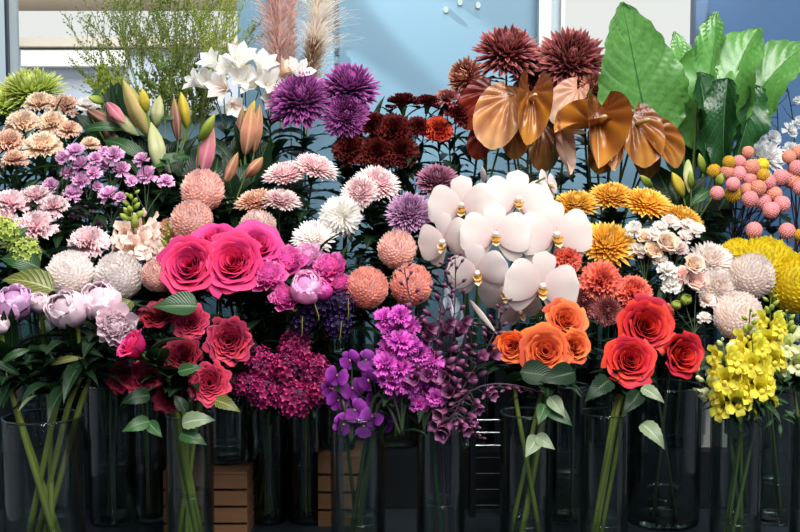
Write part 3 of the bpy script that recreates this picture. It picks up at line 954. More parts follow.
# ================================================================ chrysanthemums
C = lambda *a, **k: flower('chrysanthemum', *a, **k)
g = 'lime spider chrysanthemums'
C('green', 'lime', 32, 92, 31, 'lime green shaggy chrysanthemum, the fuller one, before the left window', 'C', face=UPF, group=g)
C('green', 'lime', 3, 106, 28, 'lime green shaggy chrysanthemum cut off by the left border', 'C', face=UPF, group=g)
g = 'deep purple chrysanthemums'
C('spider', 'deep_purple', 301, 100, 33, 'deep purple chrysanthemum beside the white alstroemerias', 'C', Y=2.8, face=(-.2, -1, .9), group=g, squash=.9)
C('spider', 'deep_purple', 350, 88, 31, 'deep purple chrysanthemum standing highest, against the blue wall', 'C', Y=2.82, face=(.1, -.8, 1.1), group=g)
C('spider', 'deep_purple', 346, 116, 24, 'smaller purple chrysanthemum just under the highest purple one', 'C', Y=2.78, face=(0, -1, .2), group=g)
g = 'burgundy spider chrysanthemums'
C('spider', 'burgundy', 507, 52, 34, 'burgundy chrysanthemum with pointed petals against the blue wall, the taller of two', 'C', face=(0, -.7, 1), group=g)
C('spider', 'burgundy', 571, 61, 36, 'large burgundy chrysanthemum in front of the white window post', 'C', face=(.1, -1, .5), group=g)
C('spider', 'burgundy_rust', 466, 77, 21, 'small rusty burgundy chrysanthemum leaning out over the dark red carnations', 'C', face=(-.8, -.8, .3), group=g)
C('spider', 'burgundy', 536, 72, 26, 'dark burgundy chrysanthemum sunk between the two tall ones', 'C', Y=2.98, face=(0, -1, .2), group=g)
C('spider', 'burgundy_rust', 594, 88, 17, 'small rusty burgundy chrysanthemum above the orange anthuriums', 'C', Y=2.86, face=(.3, -1, .3), group=g)
g = 'pale two tone chrysanthemums'
C('decorflat', 'pink_white', 316, 167, 23, 'cream pink flat chrysanthemum seen from the side, right half of the long pair', 'B', Y=2.55, face=(.25, -.35, 1), group=g)
C('decorflat', 'pink_white', 285, 174, 22, 'cream pink flat chrysanthemum seen from the side, left half of the long pair', 'B', Y=2.53, face=(-.1, -.4, 1), group=g)
C('decorflat', 'peach_brown', 257, 201, 22, 'brownish peach flat chrysanthemum above the hot pink roses', 'B', Y=2.48, face=(-.2, -.4, 1), group=g)
C('decorflat', 'pink_white', 281, 200, 20, 'pale pink flat chrysanthemum touching the brownish peach one', 'B', Y=2.47, face=(.2, -.4, 1), group=g)
C('ballflat', 'blush', 258, 226, 19, 'blush ball chrysanthemum half hidden behind the hot pink roses', 'B', Y=2.4, face=UPF, group=g)
C('decor', 'white_pink', 314, 238, 22, 'creamy white rounded chrysanthemum above the magenta peonies', 'B', Y=2.4, face=(-.15, -.8, .9), group=g)
C('reflex', 'white', 342, 216, 21, 'white chrysanthemum with drooping petals turned to the right', 'B', Y=2.42, face=(.5, -1, .1), group=g)
C('decor', 'pink_white', 378, 184, 23, 'white tipped pink chrysanthemum behind the white drooping one', 'B', Y=2.52, face=(.2, -.7, .9), group=g)
C('decor', 'pink_white', 360, 193, 19, 'pinker chrysanthemum tucked left of the white tipped one', 'B', Y=2.47, face=(-.3, -.9, .6), group=g)
C('decor', 'mauve_purple', 410, 213, 24, 'mauve purple ball chrysanthemum left of the white orchids', 'B', Y=2.4, face=(0, -1, .8), group=g)
C('decor', 'dusty_mauve', 437, 181, 22, 'dusty mauve chrysanthemum behind the upper left white orchid flower', 'B', Y=2.55, face=(0, -.8, .9), group=g)
g = 'ball chrysanthemums'
C('ball', 'coral_peach', 203, 191, 22, 'salmon pink ball chrysanthemum under the bright pink lily bud', 'B', Y=2.48, group=g)
C('ball', 'coral_peach', 192, 222, 22, 'pale salmon ball chrysanthemum directly above the hot pink roses', 'B', Y=2.4, group=g)
C('ball', 'peach_brown', 171, 232, 14, 'small peach ball chrysanthemum beside the short green snapdragon', 'B', Y=2.46, group=g)
C('ball', 'coral_peach', 157, 276, 17, 'small salmon ball chrysanthemum left of the hot pink roses', 'A', Y=2.22, vs='M', group=g)
C('ball', 'white_pink', 71, 274, 24, 'white ball chrysanthemum above the pale peony buds', 'A', Y=2.26, vs='M', group=g)
C('ball', 'white_pink', 119, 277, 25, 'white ball chrysanthemum left of the small salmon ball chrysanthemum', 'A', Y=2.27, vs='M', group=g)
C('ball', 'coral_ball', 367, 288, 22, 'coral ball chrysanthemum right of the magenta peonies', 'A', Y=2.24, vs='M', face=(-.1, -1, .5), group=g)
C('ball', 'coral_ball', 411, 285, 22, 'coral ball chrysanthemum left of the lowest white orchids', 'A', Y=2.27, vs='M', face=(.2, -1, .5), group=g)
C('ball', 'coral_peach', 397, 250, 20, 'peach ball chrysanthemum below the mauve purple one', 'B', Y=2.36, group=g)
g = 'golden chrysanthemums'
C('decorflat', 'gold', 576, 204, 23, 'golden flat chrysanthemum behind the white orchids', 'B', Y=2.54, face=(-.1, -.5, 1), group=g)
C('decorflat', 'gold', 612, 196, 23, 'golden flat chrysanthemum under the middle of the orange anthuriums', 'B', Y=2.57, face=(0, -.45, 1), group=g)
C('decorflat', 'gold', 646, 203, 26, 'golden flat chrysanthemum behind the blush spray roses', 'B', Y=2.55, face=(.15, -.5, 1), group=g)
C('decorflat', 'gold', 682, 218, 22, 'golden flat chrysanthemum farthest right, next to the pink ball flowers', 'B', Y=2.53, face=(.3, -.5, 1), group=g)
C('decor', 'gold', 608, 245, 28, 'round golden chrysanthemum above the coral carnations', 'B', Y=2.4, face=(0, -.8, .8), group=g)
g = 'yellow chrysanthemums'
C('ballflat', 'yellow', 764, 266, 33, 'bright yellow chrysanthemum behind the blush white balls', 'B', Y=2.5, face=(0, -.7, .9), group=g)
C('ball', 'yellow', 797, 284, 32, 'bright yellow chrysanthemum cut off by the right border', 'B', Y=2.46, face=(0, -1, .6), group=g)
C('ballflat', 'yellow', 738, 254, 18, 'yellow chrysanthemum peeping out behind the two yellow ones', 'B', Y=2.56, face=(-.2, -.7, .9), group=g)
g = 'blush white chrysanthemums'
C('decor', 'blush_white', 710, 262, 23, 'blush white chrysanthemum beside the blush spray roses', 'B', Y=2.4, face=(-.1, -.9, .8), group=g)
C('decor', 'blush_white', 717, 287, 20, 'lower blush white chrysanthemum between two larger pale ones', 'B', Y=2.36, face=(-.2, -1, .4), group=g)
C('ball', 'blush_white', 751, 277, 24, 'blush white ball chrysanthemum in front of the bright yellow ones', 'B', Y=2.36, face=(.1, -.8, .8), group=g)
C('ball', 'blush_white', 738, 316, 25, 'round blush chrysanthemum just above the yellow snapdragons', 'A', Y=2.26, vs='M', face=(0, -1, .5), group=g)
C('decor', 'burgundy', 583, 303, 20, 'dark maroon chrysanthemum above the orange roses', 'A', Y=2.3, vs='M', face=(0, -1, .4), group=g)
C('decor', 'burgundy', 607, 311, 15, 'dark maroon chrysanthemum under the coral carnations', 'A', Y=2.28, vs='M', face=(.2, -1, .2), group=g)
C('spider', 'fluff_white', 764, 158, 22, 'white shaggy chrysanthemum peeping out above the pink ball flowers', 'C', Y=2.98, face=(0, -.6, 1), group=g)

# ================================================================ roses
R_ = lambda *a, **k: flower('rose', *a, **k)
g = 'hot pink roses'
R_('rose', 'hot_coral_pink', 190, 266, 29, 'hot pink rose, open, farthest left of its bunch', 'A', face=(-.15, -1, .35), vs='M', Y=2.2, group=g)
R_('rose', 'hot_coral_pink', 233, 263, 30, 'hot pink open rose in the middle front of its bunch', 'A', face=(.05, -1, .4), vs='M', Y=2.2, group=g)
R_('rose', 'hot_pink', 215, 240, 24, 'hot pink rose behind the two front roses, facing up', 'A', face=(0, -.6, 1), vs='M', Y=2.28, group=g)
R_('rose', 'hot_pink', 256, 246, 28, 'hot pink rose next to the magenta peonies', 'A', face=(.25, -.8, .8), vs='M', Y=2.25, group=g)
g = 'red pink garden roses'
for a in (('garden', 'garden_red', 190, 323, 17, 'pinkish red garden rose just under the hot pink roses', (0, -1, .3)),
          ('garden', 'garden_deep', 158, 317, 18, 'dark red garden rose under the large green leaf', (-.2, -.7, .9)),
          ('rosetight', 'hot_pink', 131, 344, 17, 'bright pink half open garden rose seen from the side', (-.7, -.5, .6)),
          ('garden', 'garden_red', 229, 342, 22, 'brightest red garden rose, right end of its bunch', (.1, -1, .15)),
          ('garden', 'garden_deep', 183, 357, 18, 'dark red garden rose in the middle of its bunch', (0, -.9, .5)),
          ('garden', 'garden_red', 145, 378, 19, 'wide open red garden rose low on the left of its bunch', (-.1, -.8, .6)),
          ('garden', 'garden_red', 209, 384, 20, 'red garden rose above the pair of pale green leaves', (.1, -1, .3)),
          ('garden', 'garden_deep', 168, 398, 14, 'small dark red garden rose lowest in its bunch', (0, -1, 0)),
          ('garden', 'garden_deep', 123, 377, 15, 'shadowy dark red garden rose at the left edge of its bunch', (-.5, -1, .1))):
    R_(a[0], a[1], a[2], a[3], a[4] * .95, a[5], 'A', Y=2.04 if a[2] == 131 else 2.1 + .05 * (a[3] < 350), face=a[6], vs='A4', group=g, leaves=6)
g = 'orange roses'
for a in (('rose', 545, 351, 24, 'largest orange rose, fully open, in the middle of its bunch', (0, -1, .35), 2.12),
          ('rosetight', 574, 347, 16, 'small orange rose on the right of its bunch', (.3, -1, .3), 2.13),
          ('rosetight', 511, 346, 16, 'orange rose with a fallen purple petal tone, left of its bunch', (-.2, -1, .2), 2.14),
          ('rose', 566, 320, 20, 'orange rose highest in its bunch, under the white orchids', (.1, -1, .5), 2.18)):
    R_(a[0], 'orange_rose', a[1], a[2], a[3], a[4].replace(' with a fallen purple petal tone,', ' beside the dark plum sprays,'), 'A', Y=a[6], face=a[5], vs='A9', group=g, leaves=5)
g = 'red roses'
for a in (('rose', 646, 326, 27, 'red rose highest in its bunch, under the coral carnations', (0, -1, .35), 2.17),
          ('rose', 630, 360, 24, 'dark red rose lowest left in its bunch', (-.15, -1, .45), 2.12),
          ('rosetight', 682, 355, 21, 'red rose on the right, next to the yellow snapdragons', (.3, -1, .1), 2.12),
          ('rose', 661, 343, 16, 'red rose squeezed between the three large red ones', (.3, -1, .4), 2.2)):
    R_(a[0], 'red_rose', a[1], a[2], a[3], a[4], 'A', Y=a[6], face=a[5], vs='A11', group=g, leaves=5)

# ================================================================ peonies
Q = lambda *a, **k: flower('peony', *a, **k)
g = 'pale peonies'
Q('peonybud', 'peony_lilac', 14, 304, 18, 'lilac pink opening peony at the left border', 'A', Y=2.12, face=(0, -.6, 1), vs='A1', group=g, leaves=4)
Q('peonybud', 'peony_pink', 40, 303, 10, 'tiny pale peony bud between the lilac peony and a plump bud', 'A', Y=2.12, face=(0, -.6, 1), vs='A1', group=g)
Q('peonybud', 'peony_pink', 67, 310, 19, 'plump pale pink peony bud with a dark split', 'A', Y=2.08, face=(-.3, -.8, .6), vs='A1', group=g, leaves=4)
Q('peonybud', 'peony_pink', 100, 301, 19, 'pale pink closed peony under the white ball chrysanthemums', 'A', Y=2.12, face=(0, -.7, .8), vs='A1', group=g, leaves=4)
Q('peony', 'peony_pink', 115, 325, 20, 'loose pale pink peony below the closed one', 'A', Y=2.06, face=(.3, -1, .1), vs='A1', group=g, leaves=3)
Q('peonybud', 'peony_pink', 0, 325, 9, 'small peony bud half cut off by the left border', 'A', Y=2.08, face=(0, -.6, 1), vs='A1', group=g)
g = 'magenta peonies'
for x, y, r, m, mt, lab, Y in ((268, 276, 18, 'peony', 'magenta', 'magenta peony next to the hot pink roses', 2.2), (287, 262, 18, 'peony', 'magenta', 'magenta peony at the top of its cluster', 2.25),
                           (308, 257, 15, 'peony', 'pale_magenta', 'lighter magenta peony under the creamy white chrysanthemum', 2.28), (329, 268, 17, 'peony', 'magenta', 'magenta peony on the right of its cluster', 2.25),
                           (340, 284, 13, 'peony', 'magenta', 'darker magenta peony beside the coral ball chrysanthemum', 2.24), (284, 298, 14, 'peony', 'magenta', 'magenta peony lowest in its cluster', 2.18),
                           (306, 288, 16, 'peonybud', 'pale_magenta', 'smooth pale pink peony bud amid the magenta peonies', 2.17), (322, 291, 10, 'peonybud', 'magenta', 'round magenta peony bud above the dark violet statice', 2.17)):
    Q(m, mt, x, y, r, lab, 'A', Y=Y, face=(random.uniform(-.3, .3), -.8, .7), vs='M', group=g, leaves=3)

# ================================================================ carnations
K = lambda *a, **k: flower('carnation', *a, **k)
g = 'peach carnations'
for x, y, r, mt, lab in ((39, 101, 14, 'peach', 'peach carnation nearest under the lime chrysanthemum'), (64, 104, 14, 'peach_brown', 'brownish peach carnation in the top row of its bunch'),
                         (87, 104, 11, 'white_pink', 'whitish carnation left of the lily buds'), (21, 121, 16, 'peach', 'peach carnation at the left of the middle row'),
                         (51, 121, 14, 'peach', 'peach carnation in the middle of its bunch'), (69, 128, 11, 'peach_brown', 'small brownish carnation above the lilac sprays'),
                         (42, 144, 18, 'peach', 'largest peach carnation, lowest of its bunch'), (8, 140, 15, 'peach_brown', 'brownish peach carnation at the left border'),
                         (90, 143, 9, 'peach', 'small cream carnation among the lilac sprays'), (14, 158, 12, 'peach_brown', 'shaded brownish carnation under the left border one')):
    K('carnation', mt, x, y, r, lab, 'C' if y < 125 else 'B', Y=2.8 - (y - 100) * .004, vs='C' if y < 125 else 'BM', face=(0, -.6, .9), group=g, leafmat='leaf_mid')
g = 'pink carnations'
for x, y, r, lab in ((11, 201, 18, 'light pink carnation at the left border'), (35, 194, 14, 'light pink carnation in the middle of the pale row'), (53, 204, 14, 'light pink carnation at the right end of the pale row'),
                     (34, 225, 19, 'light pink carnation just above the green viburnum ball'), (88, 240, 19, 'large light pink carnation beside the blush snapdragon'), (3, 217, 12, 'small pale carnation above the left border viburnum')):
    K('carnation', 'pink_carn', x, y, r, lab, 'B', Y=2.46 - (y - 195) * .002, face=(0, -.7, .8) if y > 215 else (0, -.4, 1), group=g, leafmat='leaf_mid')
g = 'dark red carnations'
for x, y, r, mt, f, lab in ((402, 101, 15, 'dark_red', (0, -.1, 1), 'dark red carnation seen from the side against the blue wall'), (428, 101, 12, 'dark_red', (.2, -.2, 1), 'small dark red carnation right of the side view one'),
                            (447, 97, 13, 'burgundy', (.1, -.4, 1), 'dark red carnation under the rusty leaning chrysanthemum'), (438, 128, 14, 'red_orange', (.1, -.9, .6), 'brighter orange red carnation in the dark red bunch'),
                            (371, 123, 17, 'dark_red', (-.1, -.6, .9), 'dark red carnation right beside the purple chrysanthemums'), (394, 128, 19, 'dark_red', (0, -.8, .7), 'large dark red carnation in the middle of its bunch'),
                            (349, 147, 17, 'dark_red', (-.3, -.9, .5), 'dark red carnation at the lower left of its bunch'), (376, 151, 17, 'dark_red', (0, -1, .4), 'dark red carnation above the white tipped pink chrysanthemum'),
                            (401, 150, 17, 'dark_red', (0, -1, .3), 'shadowy dark red carnation lowest in its bunch'), (419, 126, 12, 'dark_red', (.2, -.8, .6), 'dark red carnation left of the orange red one'), (458, 112, 13, 'dark_red', (.2, -.6, .7), 'dark red carnation touching the red anthurium')):
    K('carnation', mt, x, y, r, lab, 'C', Y=2.82 - (y - 100) * .001, face=f, group=g)
g = 'coral carnations'
for x, y, r, lab in ((603, 280, 20, 'coral carnation under the round golden chrysanthemum'), (634, 292, 18, 'coral carnation just above the highest red rose'), (568, 258, 14, 'coral carnation peeping out behind the white orchids'), (664, 311, 10, 'small coral red carnation at the right shoulder of the red roses')):
    K('carnation', 'coral', x, y, r, lab, 'A', Y=2.3, vs='M', face=(.1, -.9, .5), group=g)

# ================================================================ viburnum balls with broad leaves
for x, y, r, lab in ((4, 232, 15, 'yellow green viburnum ball cut off by the left border'), (25, 252, 15, 'yellow green viburnum ball above the olive leaf')):
    t, p, n = flower('carnation', 'viburnum', 'lime', x, y, r, lab, 'B', Y=2.3, group='viburnum balls', leaves=1)
    t.name = 'viburnum'; t['category'] = 'viburnum'; WORLD[t.name] = Matrix.Translation(t.location)
    if x > 10:
        leaf_at(t, 40, 268, 45, 165, 2.28, 'leaf_mid', tilt=(.1, -1, .6))
        leaf_at(t, 54, 290, 58, 163, 2.2, 'leaf_olive', tilt=(0, -1, .9), label='broad olive leaf with pale veins')
        leaf_at(t, 12, 246, 26, 60, 2.3, 'leaf_mid')

# ================================================================ bunches of one stem with several small blooms


def spray(name, cat, label, group, node, Y, blooms, vs, stem='stem_dark', part='bloom', face=(0, -.8, .7), leaves=3, leafmat='leaf_dark', lk='lance', ls=.06, sr=.002, squash=1.0, lift=.3, fol=26):
    b = P(node[0], node[1], Y)
    path, n = stem_path(b, Vector((0, -.2, 1)).normalized(), vs, k1=.03)
    t = thing(name, label, cat, path[-1], group)
    mb = MB(); tube(mb, path, np.linspace(sr * .8, sr * 1.2, len(path)), 6); put(mb.mesh('stem'), 'stem', t, stem)
    for q in blooms:
        x, y, r, mesh, mat = q[:5]
        f = Vector(q[5] if len(q) > 5 else face) + Vector((random.uniform(-.3, .3), random.uniform(-.1, .1), random.uniform(-.2, .2))); f.normalize()
        p = P(x, y, Y + random.uniform(-.02, .02)); Rr = S(r * {'minicarn': 1.15, 'rosetight': 1.12, 'ruffle': 1.08, 'trumpet': 1.0}.get(mesh, 1), Y)
        if mesh == 'trumpet': p = p - f * Rr * .9
        put(pick(mesh), part, t, mat, TRS(p, frame_of(f, roll=random.uniform(0, 6)), (Rr, Rr, Rr * squash)))
        e = p - f * Rr * lift
        mb = MB(); tube(mb, bez(b, b.lerp(e, .3) + Vector((0, 0, .01)), e - f * .02, e, 6), sr * .6, 5); put(mb.mesh('pedicel'), 'pedicel', t, stem)
    leafy(t, path, n, leaves, lk, leafmat, ls)
    foliage(t, path, n, fol, lk, 'leaf_dark', ls * 1.1, .02)
    return t, path, n


g = 'lilac pink spray carnations'
mc = lambda x, y, r, m='lilac_pink': (x, y, r, 'minicarn', m)
for i, (nd, bl, lab) in enumerate((
        ((62, 200), [mc(75, 150, 9), mc(62, 157, 7), mc(67, 172, 8), mc(50, 184, 8)], 'lilac spray carnation under the peach carnations'),
        ((88, 205), [mc(80, 163, 10), mc(93, 172, 8), mc(80, 180, 10), mc(72, 192, 9), mc(95, 158, 8)], 'fullest lilac spray carnation, in the middle of its bunch'),
        ((114, 205), [mc(103, 164, 8), mc(113, 154, 10), mc(121, 168, 9), mc(104, 152, 7)], 'lilac spray carnation beneath the orange lily buds'),
        ((146, 215), [mc(141, 158, 8), mc(146, 174, 10), mc(131, 180, 6), mc(166, 180, 8)], 'lilac spray carnation around the pale green lily bud'),
        ((112, 225), [mc(108, 193, 10), mc(120, 197, 7), mc(97, 186, 6), mc(101, 222, 6)], 'lilac spray carnation above the large light pink carnation'),
        ((74, 245), [mc(66, 212, 7), mc(80, 211, 9), mc(91, 214, 5), mc(62, 243, 6), mc(59, 228, 6, 'blush')], 'lilac spray carnation left of the large light pink carnation'))):
    spray('spray_carnation', 'carnation', lab, g, nd, 2.5 + .02 * (i % 3), bl, 'BM', leaves=4, lk='lance', ls=.07)

g = 'blush spray roses'
sr_ = lambda x, y, r, m='blush_white', k=None: (x, y, r, k or ('rosetight' if m in ('peach', 'coral_peach') else 'minicarn'), m)
for nd, bl, lab, Y in (
        ((645, 285), [sr_(634, 228, 8, 'white'), sr_(653, 233, 7), sr_(638, 249, 9, 'blush_white'), sr_(644, 236, 7, 'peach')], 'blush spray rose just right of the round golden chrysanthemum', 2.36),
        ((672, 285), [sr_(671, 222, 9), sr_(660, 227, 8, 'white'), sr_(688, 225, 9), sr_(697, 229, 8), sr_(686, 236, 8)], 'blush spray rose in the top row, before the golden chrysanthemums', 2.4),
        ((668, 300), [sr_(668, 242, 10, 'peach'), sr_(653, 250, 8, 'peach'), sr_(679, 248, 9, 'blush'), sr_(661, 260, 8)], 'peachy spray rose in the middle of its bunch', 2.36),
        ((672, 315), [sr_(668, 269, 10, 'white'), sr_(672, 284, 10, 'white'), sr_(684, 275, 10, 'coral_peach'), sr_(694, 264, 9, 'peach')], 'white and coral spray rose hanging over the dark gap', 2.32),
        ((694, 335), [sr_(697, 281, 10, 'coral_peach'), sr_(707, 299, 9, 'blush'), sr_(704, 317, 7, 'blush_white'), sr_(686, 300, 6, 'green_bud', 'peonybud'), sr_(676, 305, 5, 'green_bud', 'peonybud')], 'spray rose with small buds left of the round blush chrysanthemum', 2.3)):
    spray('spray_rose', 'rose', lab, g, nd, Y, bl, 'M', leaves=4, lk='leaf', ls=.045)

g = 'dark magenta sweet williams'
for x, y, r, m, lab in ((295, 347, 16, 'sweet_magenta', 'sweet william head highest in its bunch, under the violet statice'), (258, 364, 17, 'sweet_magenta', 'sweet william head next to the brightest red garden rose'),
                     (285, 372, 18, 'sweet_magenta', 'sweet william head in the middle of its bunch'), (313, 372, 17, 'sweet_magenta', 'sweet william head touching the purple orchids'),
                     (266, 393, 17, 'sweet_magenta', 'sweet william head at the lower left of its bunch'), (294, 400, 19, 'sweet_magenta', 'lowest and largest sweet william head'),
                     (319, 393, 15, 'sweet_magenta', 'sweet william head at the lower right of its bunch'), (244, 385, 13, 'sweet_magenta', 'small sweet william head behind the garden roses')):
    t, p, n = flower('carnation', 'sweet', m, x, y, r, lab, 'A', Y=2.16 + (400 - y) * .001, face=(0, -.9, .6), vs='B5' if x < 285 else 'B6', group=g, leaves=5, part='flower_head')
    t.name = 'sweet_william'; t['category'] = 'sweet william'; WORLD[t.name] = Matrix.Translation(t.location)
g = 'dark violet statice'
for x, y, r, lab in ((317, 306, 17, 'dark violet statice sprig right below the pale pink peony bud'), (341, 304, 14, 'dark violet statice sprig under the coral ball chrysanthemum'), (304, 322, 13, 'dark violet statice sprig lowest on the left'), (338, 326, 14, 'dark violet statice sprig above the purple orchids')):
    t, p, n = flower('carnation', 'statice', 'statice_violet', x, y, r, lab, 'A', Y=2.2, face=(0, -.9, .6), vs='M5', group=g, leaves=2, part='flower_head')
    t.name = 'statice'; t['category'] = 'statice'; WORLD[t.name] = Matrix.Translation(t.location)
    a = P(x + random.uniform(-8, 8), y + 14, 2.17); mb = MB(); e = a + Vector((random.uniform(-.008, .008), -.012, .04))
    tube(mb, bez(a, a + Vector((.004, -.01, .014)), e - Vector((.003, 0, .014)), e, 8), np.linspace(.0013, .0006, 9), 5); put(mb.mesh('side_shoot'), 'side_shoot', t, 'stem_yellow')

# magenta vanda orchid and bright purple stock
pv = lambda x, y, r, m='vanda_purple': (x, y, r, 'phal', m, (random.uniform(-.4, .4), -1, .1))
for nd, bl, lab, vs in (
        ((352, 440), [pv(337, 375, 12), pv(352, 388, 13), pv(338, 400, 12), pv(355, 410, 13), pv(343, 424, 12), pv(364, 426, 12), pv(350, 360, 11), pv(330, 388, 10)], 'shaded purple orchid spray right of the sweet williams', 'A7'),
        ((380, 440), [pv(369, 380, 13), pv(376, 400, 13), pv(392, 412, 11), pv(366, 360, 11), pv(372, 416, 12), pv(384, 424, 10)], 'dark purple orchid spray below the bright purple stock', 'A7')):
    t, path, n = spray('vanda_orchid', 'orchid', lab, 'purple vanda orchids', nd, 2.12, bl, vs, part='flower', sr=.003, lk='leaf', leaves=0, fol=0)
    for f in [o for o in t.children if o.name.startswith('flower')]:
        put(ME['lip'][0], 'lip', f, 'orchid_lip', WORLD[f.name] @ Matrix.Diagonal((.7, .7, .7, 1)))
g = 'bright purple stock'
rf = lambda x, y, r: (x, y, r, 'ruffle', 'bright_purple')
for nd, bl, lab, vs in (
        ((395, 400), [rf(386, 318, 12), rf(400, 315, 12), rf(409, 326, 12), rf(392, 331, 13), rf(402, 341, 14), rf(388, 348, 12), rf(411, 345, 11)], 'bright purple stock spike highest in its bunch', 'A7'),
        ((402, 430), [rf(386, 363, 14), rf(400, 368, 14), rf(410, 362, 12), rf(392, 380, 14), rf(408, 384, 13), rf(397, 392, 11)], 'bright purple stock spike in the middle, above the dark purple orchid', 'A7'),
        ((424, 430), [rf(420, 353, 13), rf(431, 362, 13), rf(424, 373, 14), rf(435, 379, 13), rf(427, 391, 13), rf(436, 397, 10), rf(419, 404, 10)], 'bright purple stock spike next to the dark plum sprays', 'A8')):
    spray('stock_flower', 'stock flower', lab, g, nd, 2.08, bl, vs, part='floret', sr=.004, lk='lance', leaves=2, ls=.05, face=(0, -.9, .5), fol=4)

# dark plum orchid sprays
random.seed(31)
g = 'dark plum orchid sprays'
for i, (pts, Y, lab, vs) in enumerate((
        ([(424, 400), (420, 350), (412, 310), (404, 268)], 2.1, 'dark plum orchid spray leaning left in front of the coral ball chrysanthemum', 'A8'),
        ([(436, 400), (436, 340), (441, 300), (447, 262)], 2.11, 'dark plum orchid spray rising straight beside the grey wrapped foliage', 'A8'),
        ([(446, 400), (452, 340), (457, 300), (455, 258)], 2.12, 'tallest dark plum orchid spray, reaching the white orchids', 'A8'),
        ([(452, 410), (470, 370), (495, 345), (504, 304)], 2.1, 'dark plum orchid spray curling up before the lowest white orchid', 'A8'),
        ([(448, 415), (440, 385), (422, 345), (419, 318)], 2.14, 'dark plum orchid spray behind the bright purple stock', 'A8'),
        ([(452, 425), (458, 385), (490, 376), (534, 390)], 2.08, 'dark plum orchid spray arching right towards the orange roses', 'A8'),
        ([(450, 425), (452, 405), (462, 412), (475, 436)], 2.07, 'lowest dark plum orchid spray, hanging before the metal rack', 'A8'),
        ([(444, 420), (446, 380), (464, 350), (468, 322)], 2.13, 'short dark plum orchid spray in the thick of its bunch', 'A8'))):
    pp = [P(x, y, Y) for x, y in pts]
    path = bez(*pp, 14); path.reverse()
    c = VASES[vs]; m = c['c'] + Vector((random.uniform(-.5, .5) * c['r'], random.uniform(-.5, .5) * c['r'], c['h'])); ft = c['c'] + Vector((random.uniform(-.6, .6) * c['r'], random.uniform(-.6, .6) * c['r'], .018))
    full = path + [path[-1].lerp(m, .5), m, m.lerp(ft, .5), ft]
    t = thing('orchid_spray', lab, 'orchid', ft, g)
    mb = MB(); tube(mb, full, np.linspace(.0011, .0024, len(full)), 5); put(mb.mesh('stem'), 'stem', t, 'stem_plum')
    nb = 22
    for k in range(nb):
        u = k / nb * 13.5; j = int(u); q = path[j].lerp(path[j + 1], u - j)
        d = Vector((math.cos(k * 2.6), -abs(math.sin(k * 1.7)) * .8, .55 if i < 5 else -.3)).normalized()
        ln = .008 + .02 * (k / nb) + random.uniform(0, .008)
        mb = MB(); tube(mb, [q, q + d * ln * .6 + Vector((0, 0, -.002)), q + d * ln], .0008, 4); put(mb.mesh('pedicel'), 'pedicel', t, 'stem_plum')
        L = .010 + .019 * (k / nb) * random.uniform(.6, 1.2)
        if k > 11 and k % 3 == 0:
            put(pick('bell'), 'flower', t, 'plum_bud', TRS(q + d * ln * .8, frame_of(d + Vector((0, -.5, 0))), L * .6))
        else:
            put(ME['fatbud'][0], 'bud', t, 'plum_bud', TRS(q + d * ln, frame_of(d + Vector((0, -.2, .2))), L))
random.seed(11)

# ================================================================ white moth orchid
op = [P(x, y, Y) for x, y, Y in ((512, 410, 2.3), (500, 330, 2.42), (490, 250, 2.44), (512, 190, 2.4), (545, 178, 2.36))]
lab = 'white moth orchid with a mass of broad flowers and yellow lips'
c = VASES['M7']; ft = c['c'] + Vector((.01, .01, .018))
t = thing('moth_orchid', lab, 'orchid', ft, None)
full = bez(op[4], op[3], op[2], op[1], 12) + [op[1].lerp(c['c'] + Vector((0, 0, c['h'])), .5), c['c'] + Vector((-.01, 0, c['h'])), ft]
mb = MB(); tube(mb, full, np.linspace(.002, .0045, len(full)), 8); put(mb.mesh('stem'), 'stem', t, 'stem_green')
for x, y, r, Y, f, roll in ((462, 208, 33, 2.34, (-.15, -1, .1), .05), (517, 203, 35, 2.36, (.1, -1, .25), -.1), (495, 237, 34, 2.28, (0, -1, .1), 0), (555, 237, 37, 2.3, (.15, -1, .05), .05),
                            (446, 243, 31, 2.32, (-.7, -1, -.1), .2), (478, 273, 30, 2.26, (-.15, -1, -.3), .15), (541, 288, 37, 2.24, (.1, -1, 0), -.15), (507, 291, 29, 2.31, (-.4, -1, -.4), .3),
                            (548, 186, 18, 2.42, (.9, -.6, .3), 0), (520, 311, 22, 2.3, (.2, -1, -.6), .5)):
    p = P(x, y, Y); R = S(r * 1.04, Y); fv = Vector(f).normalized()
    fl = put(pick('phal'), 'flower', t, 'orchid_white', TRS(p, frame_of(fv, roll=roll), R))
    put(ME['lip'][0], 'lip', fl, 'orchid_lip', TRS(p + fv * R * .02, frame_of(fv, roll=roll), R * 1.35), 'yellow lip')
    k = min(range(13), key=lambda i: (full[i] - p).length); a = full[k]
    mb = MB(); tube(mb, bez(a, a.lerp(p, .3) + Vector((0, .01, .02)), p - fv * .05, p - fv * .004, 6), .0016, 6); put(mb.mesh('pedicel'), 'pedicel', t, 'stem_green')
for (x, y), tip in (((484, 182), (482, 166)), ((470, 300), (497, 334))):
    p, q = P(x, y, 2.3), P(*tip, 2.27); d = q - p
    put(ME['bud'][0], 'bud', t, 'orchid_white', TRS(p, frame_of(d), (.035, .035, d.length)))
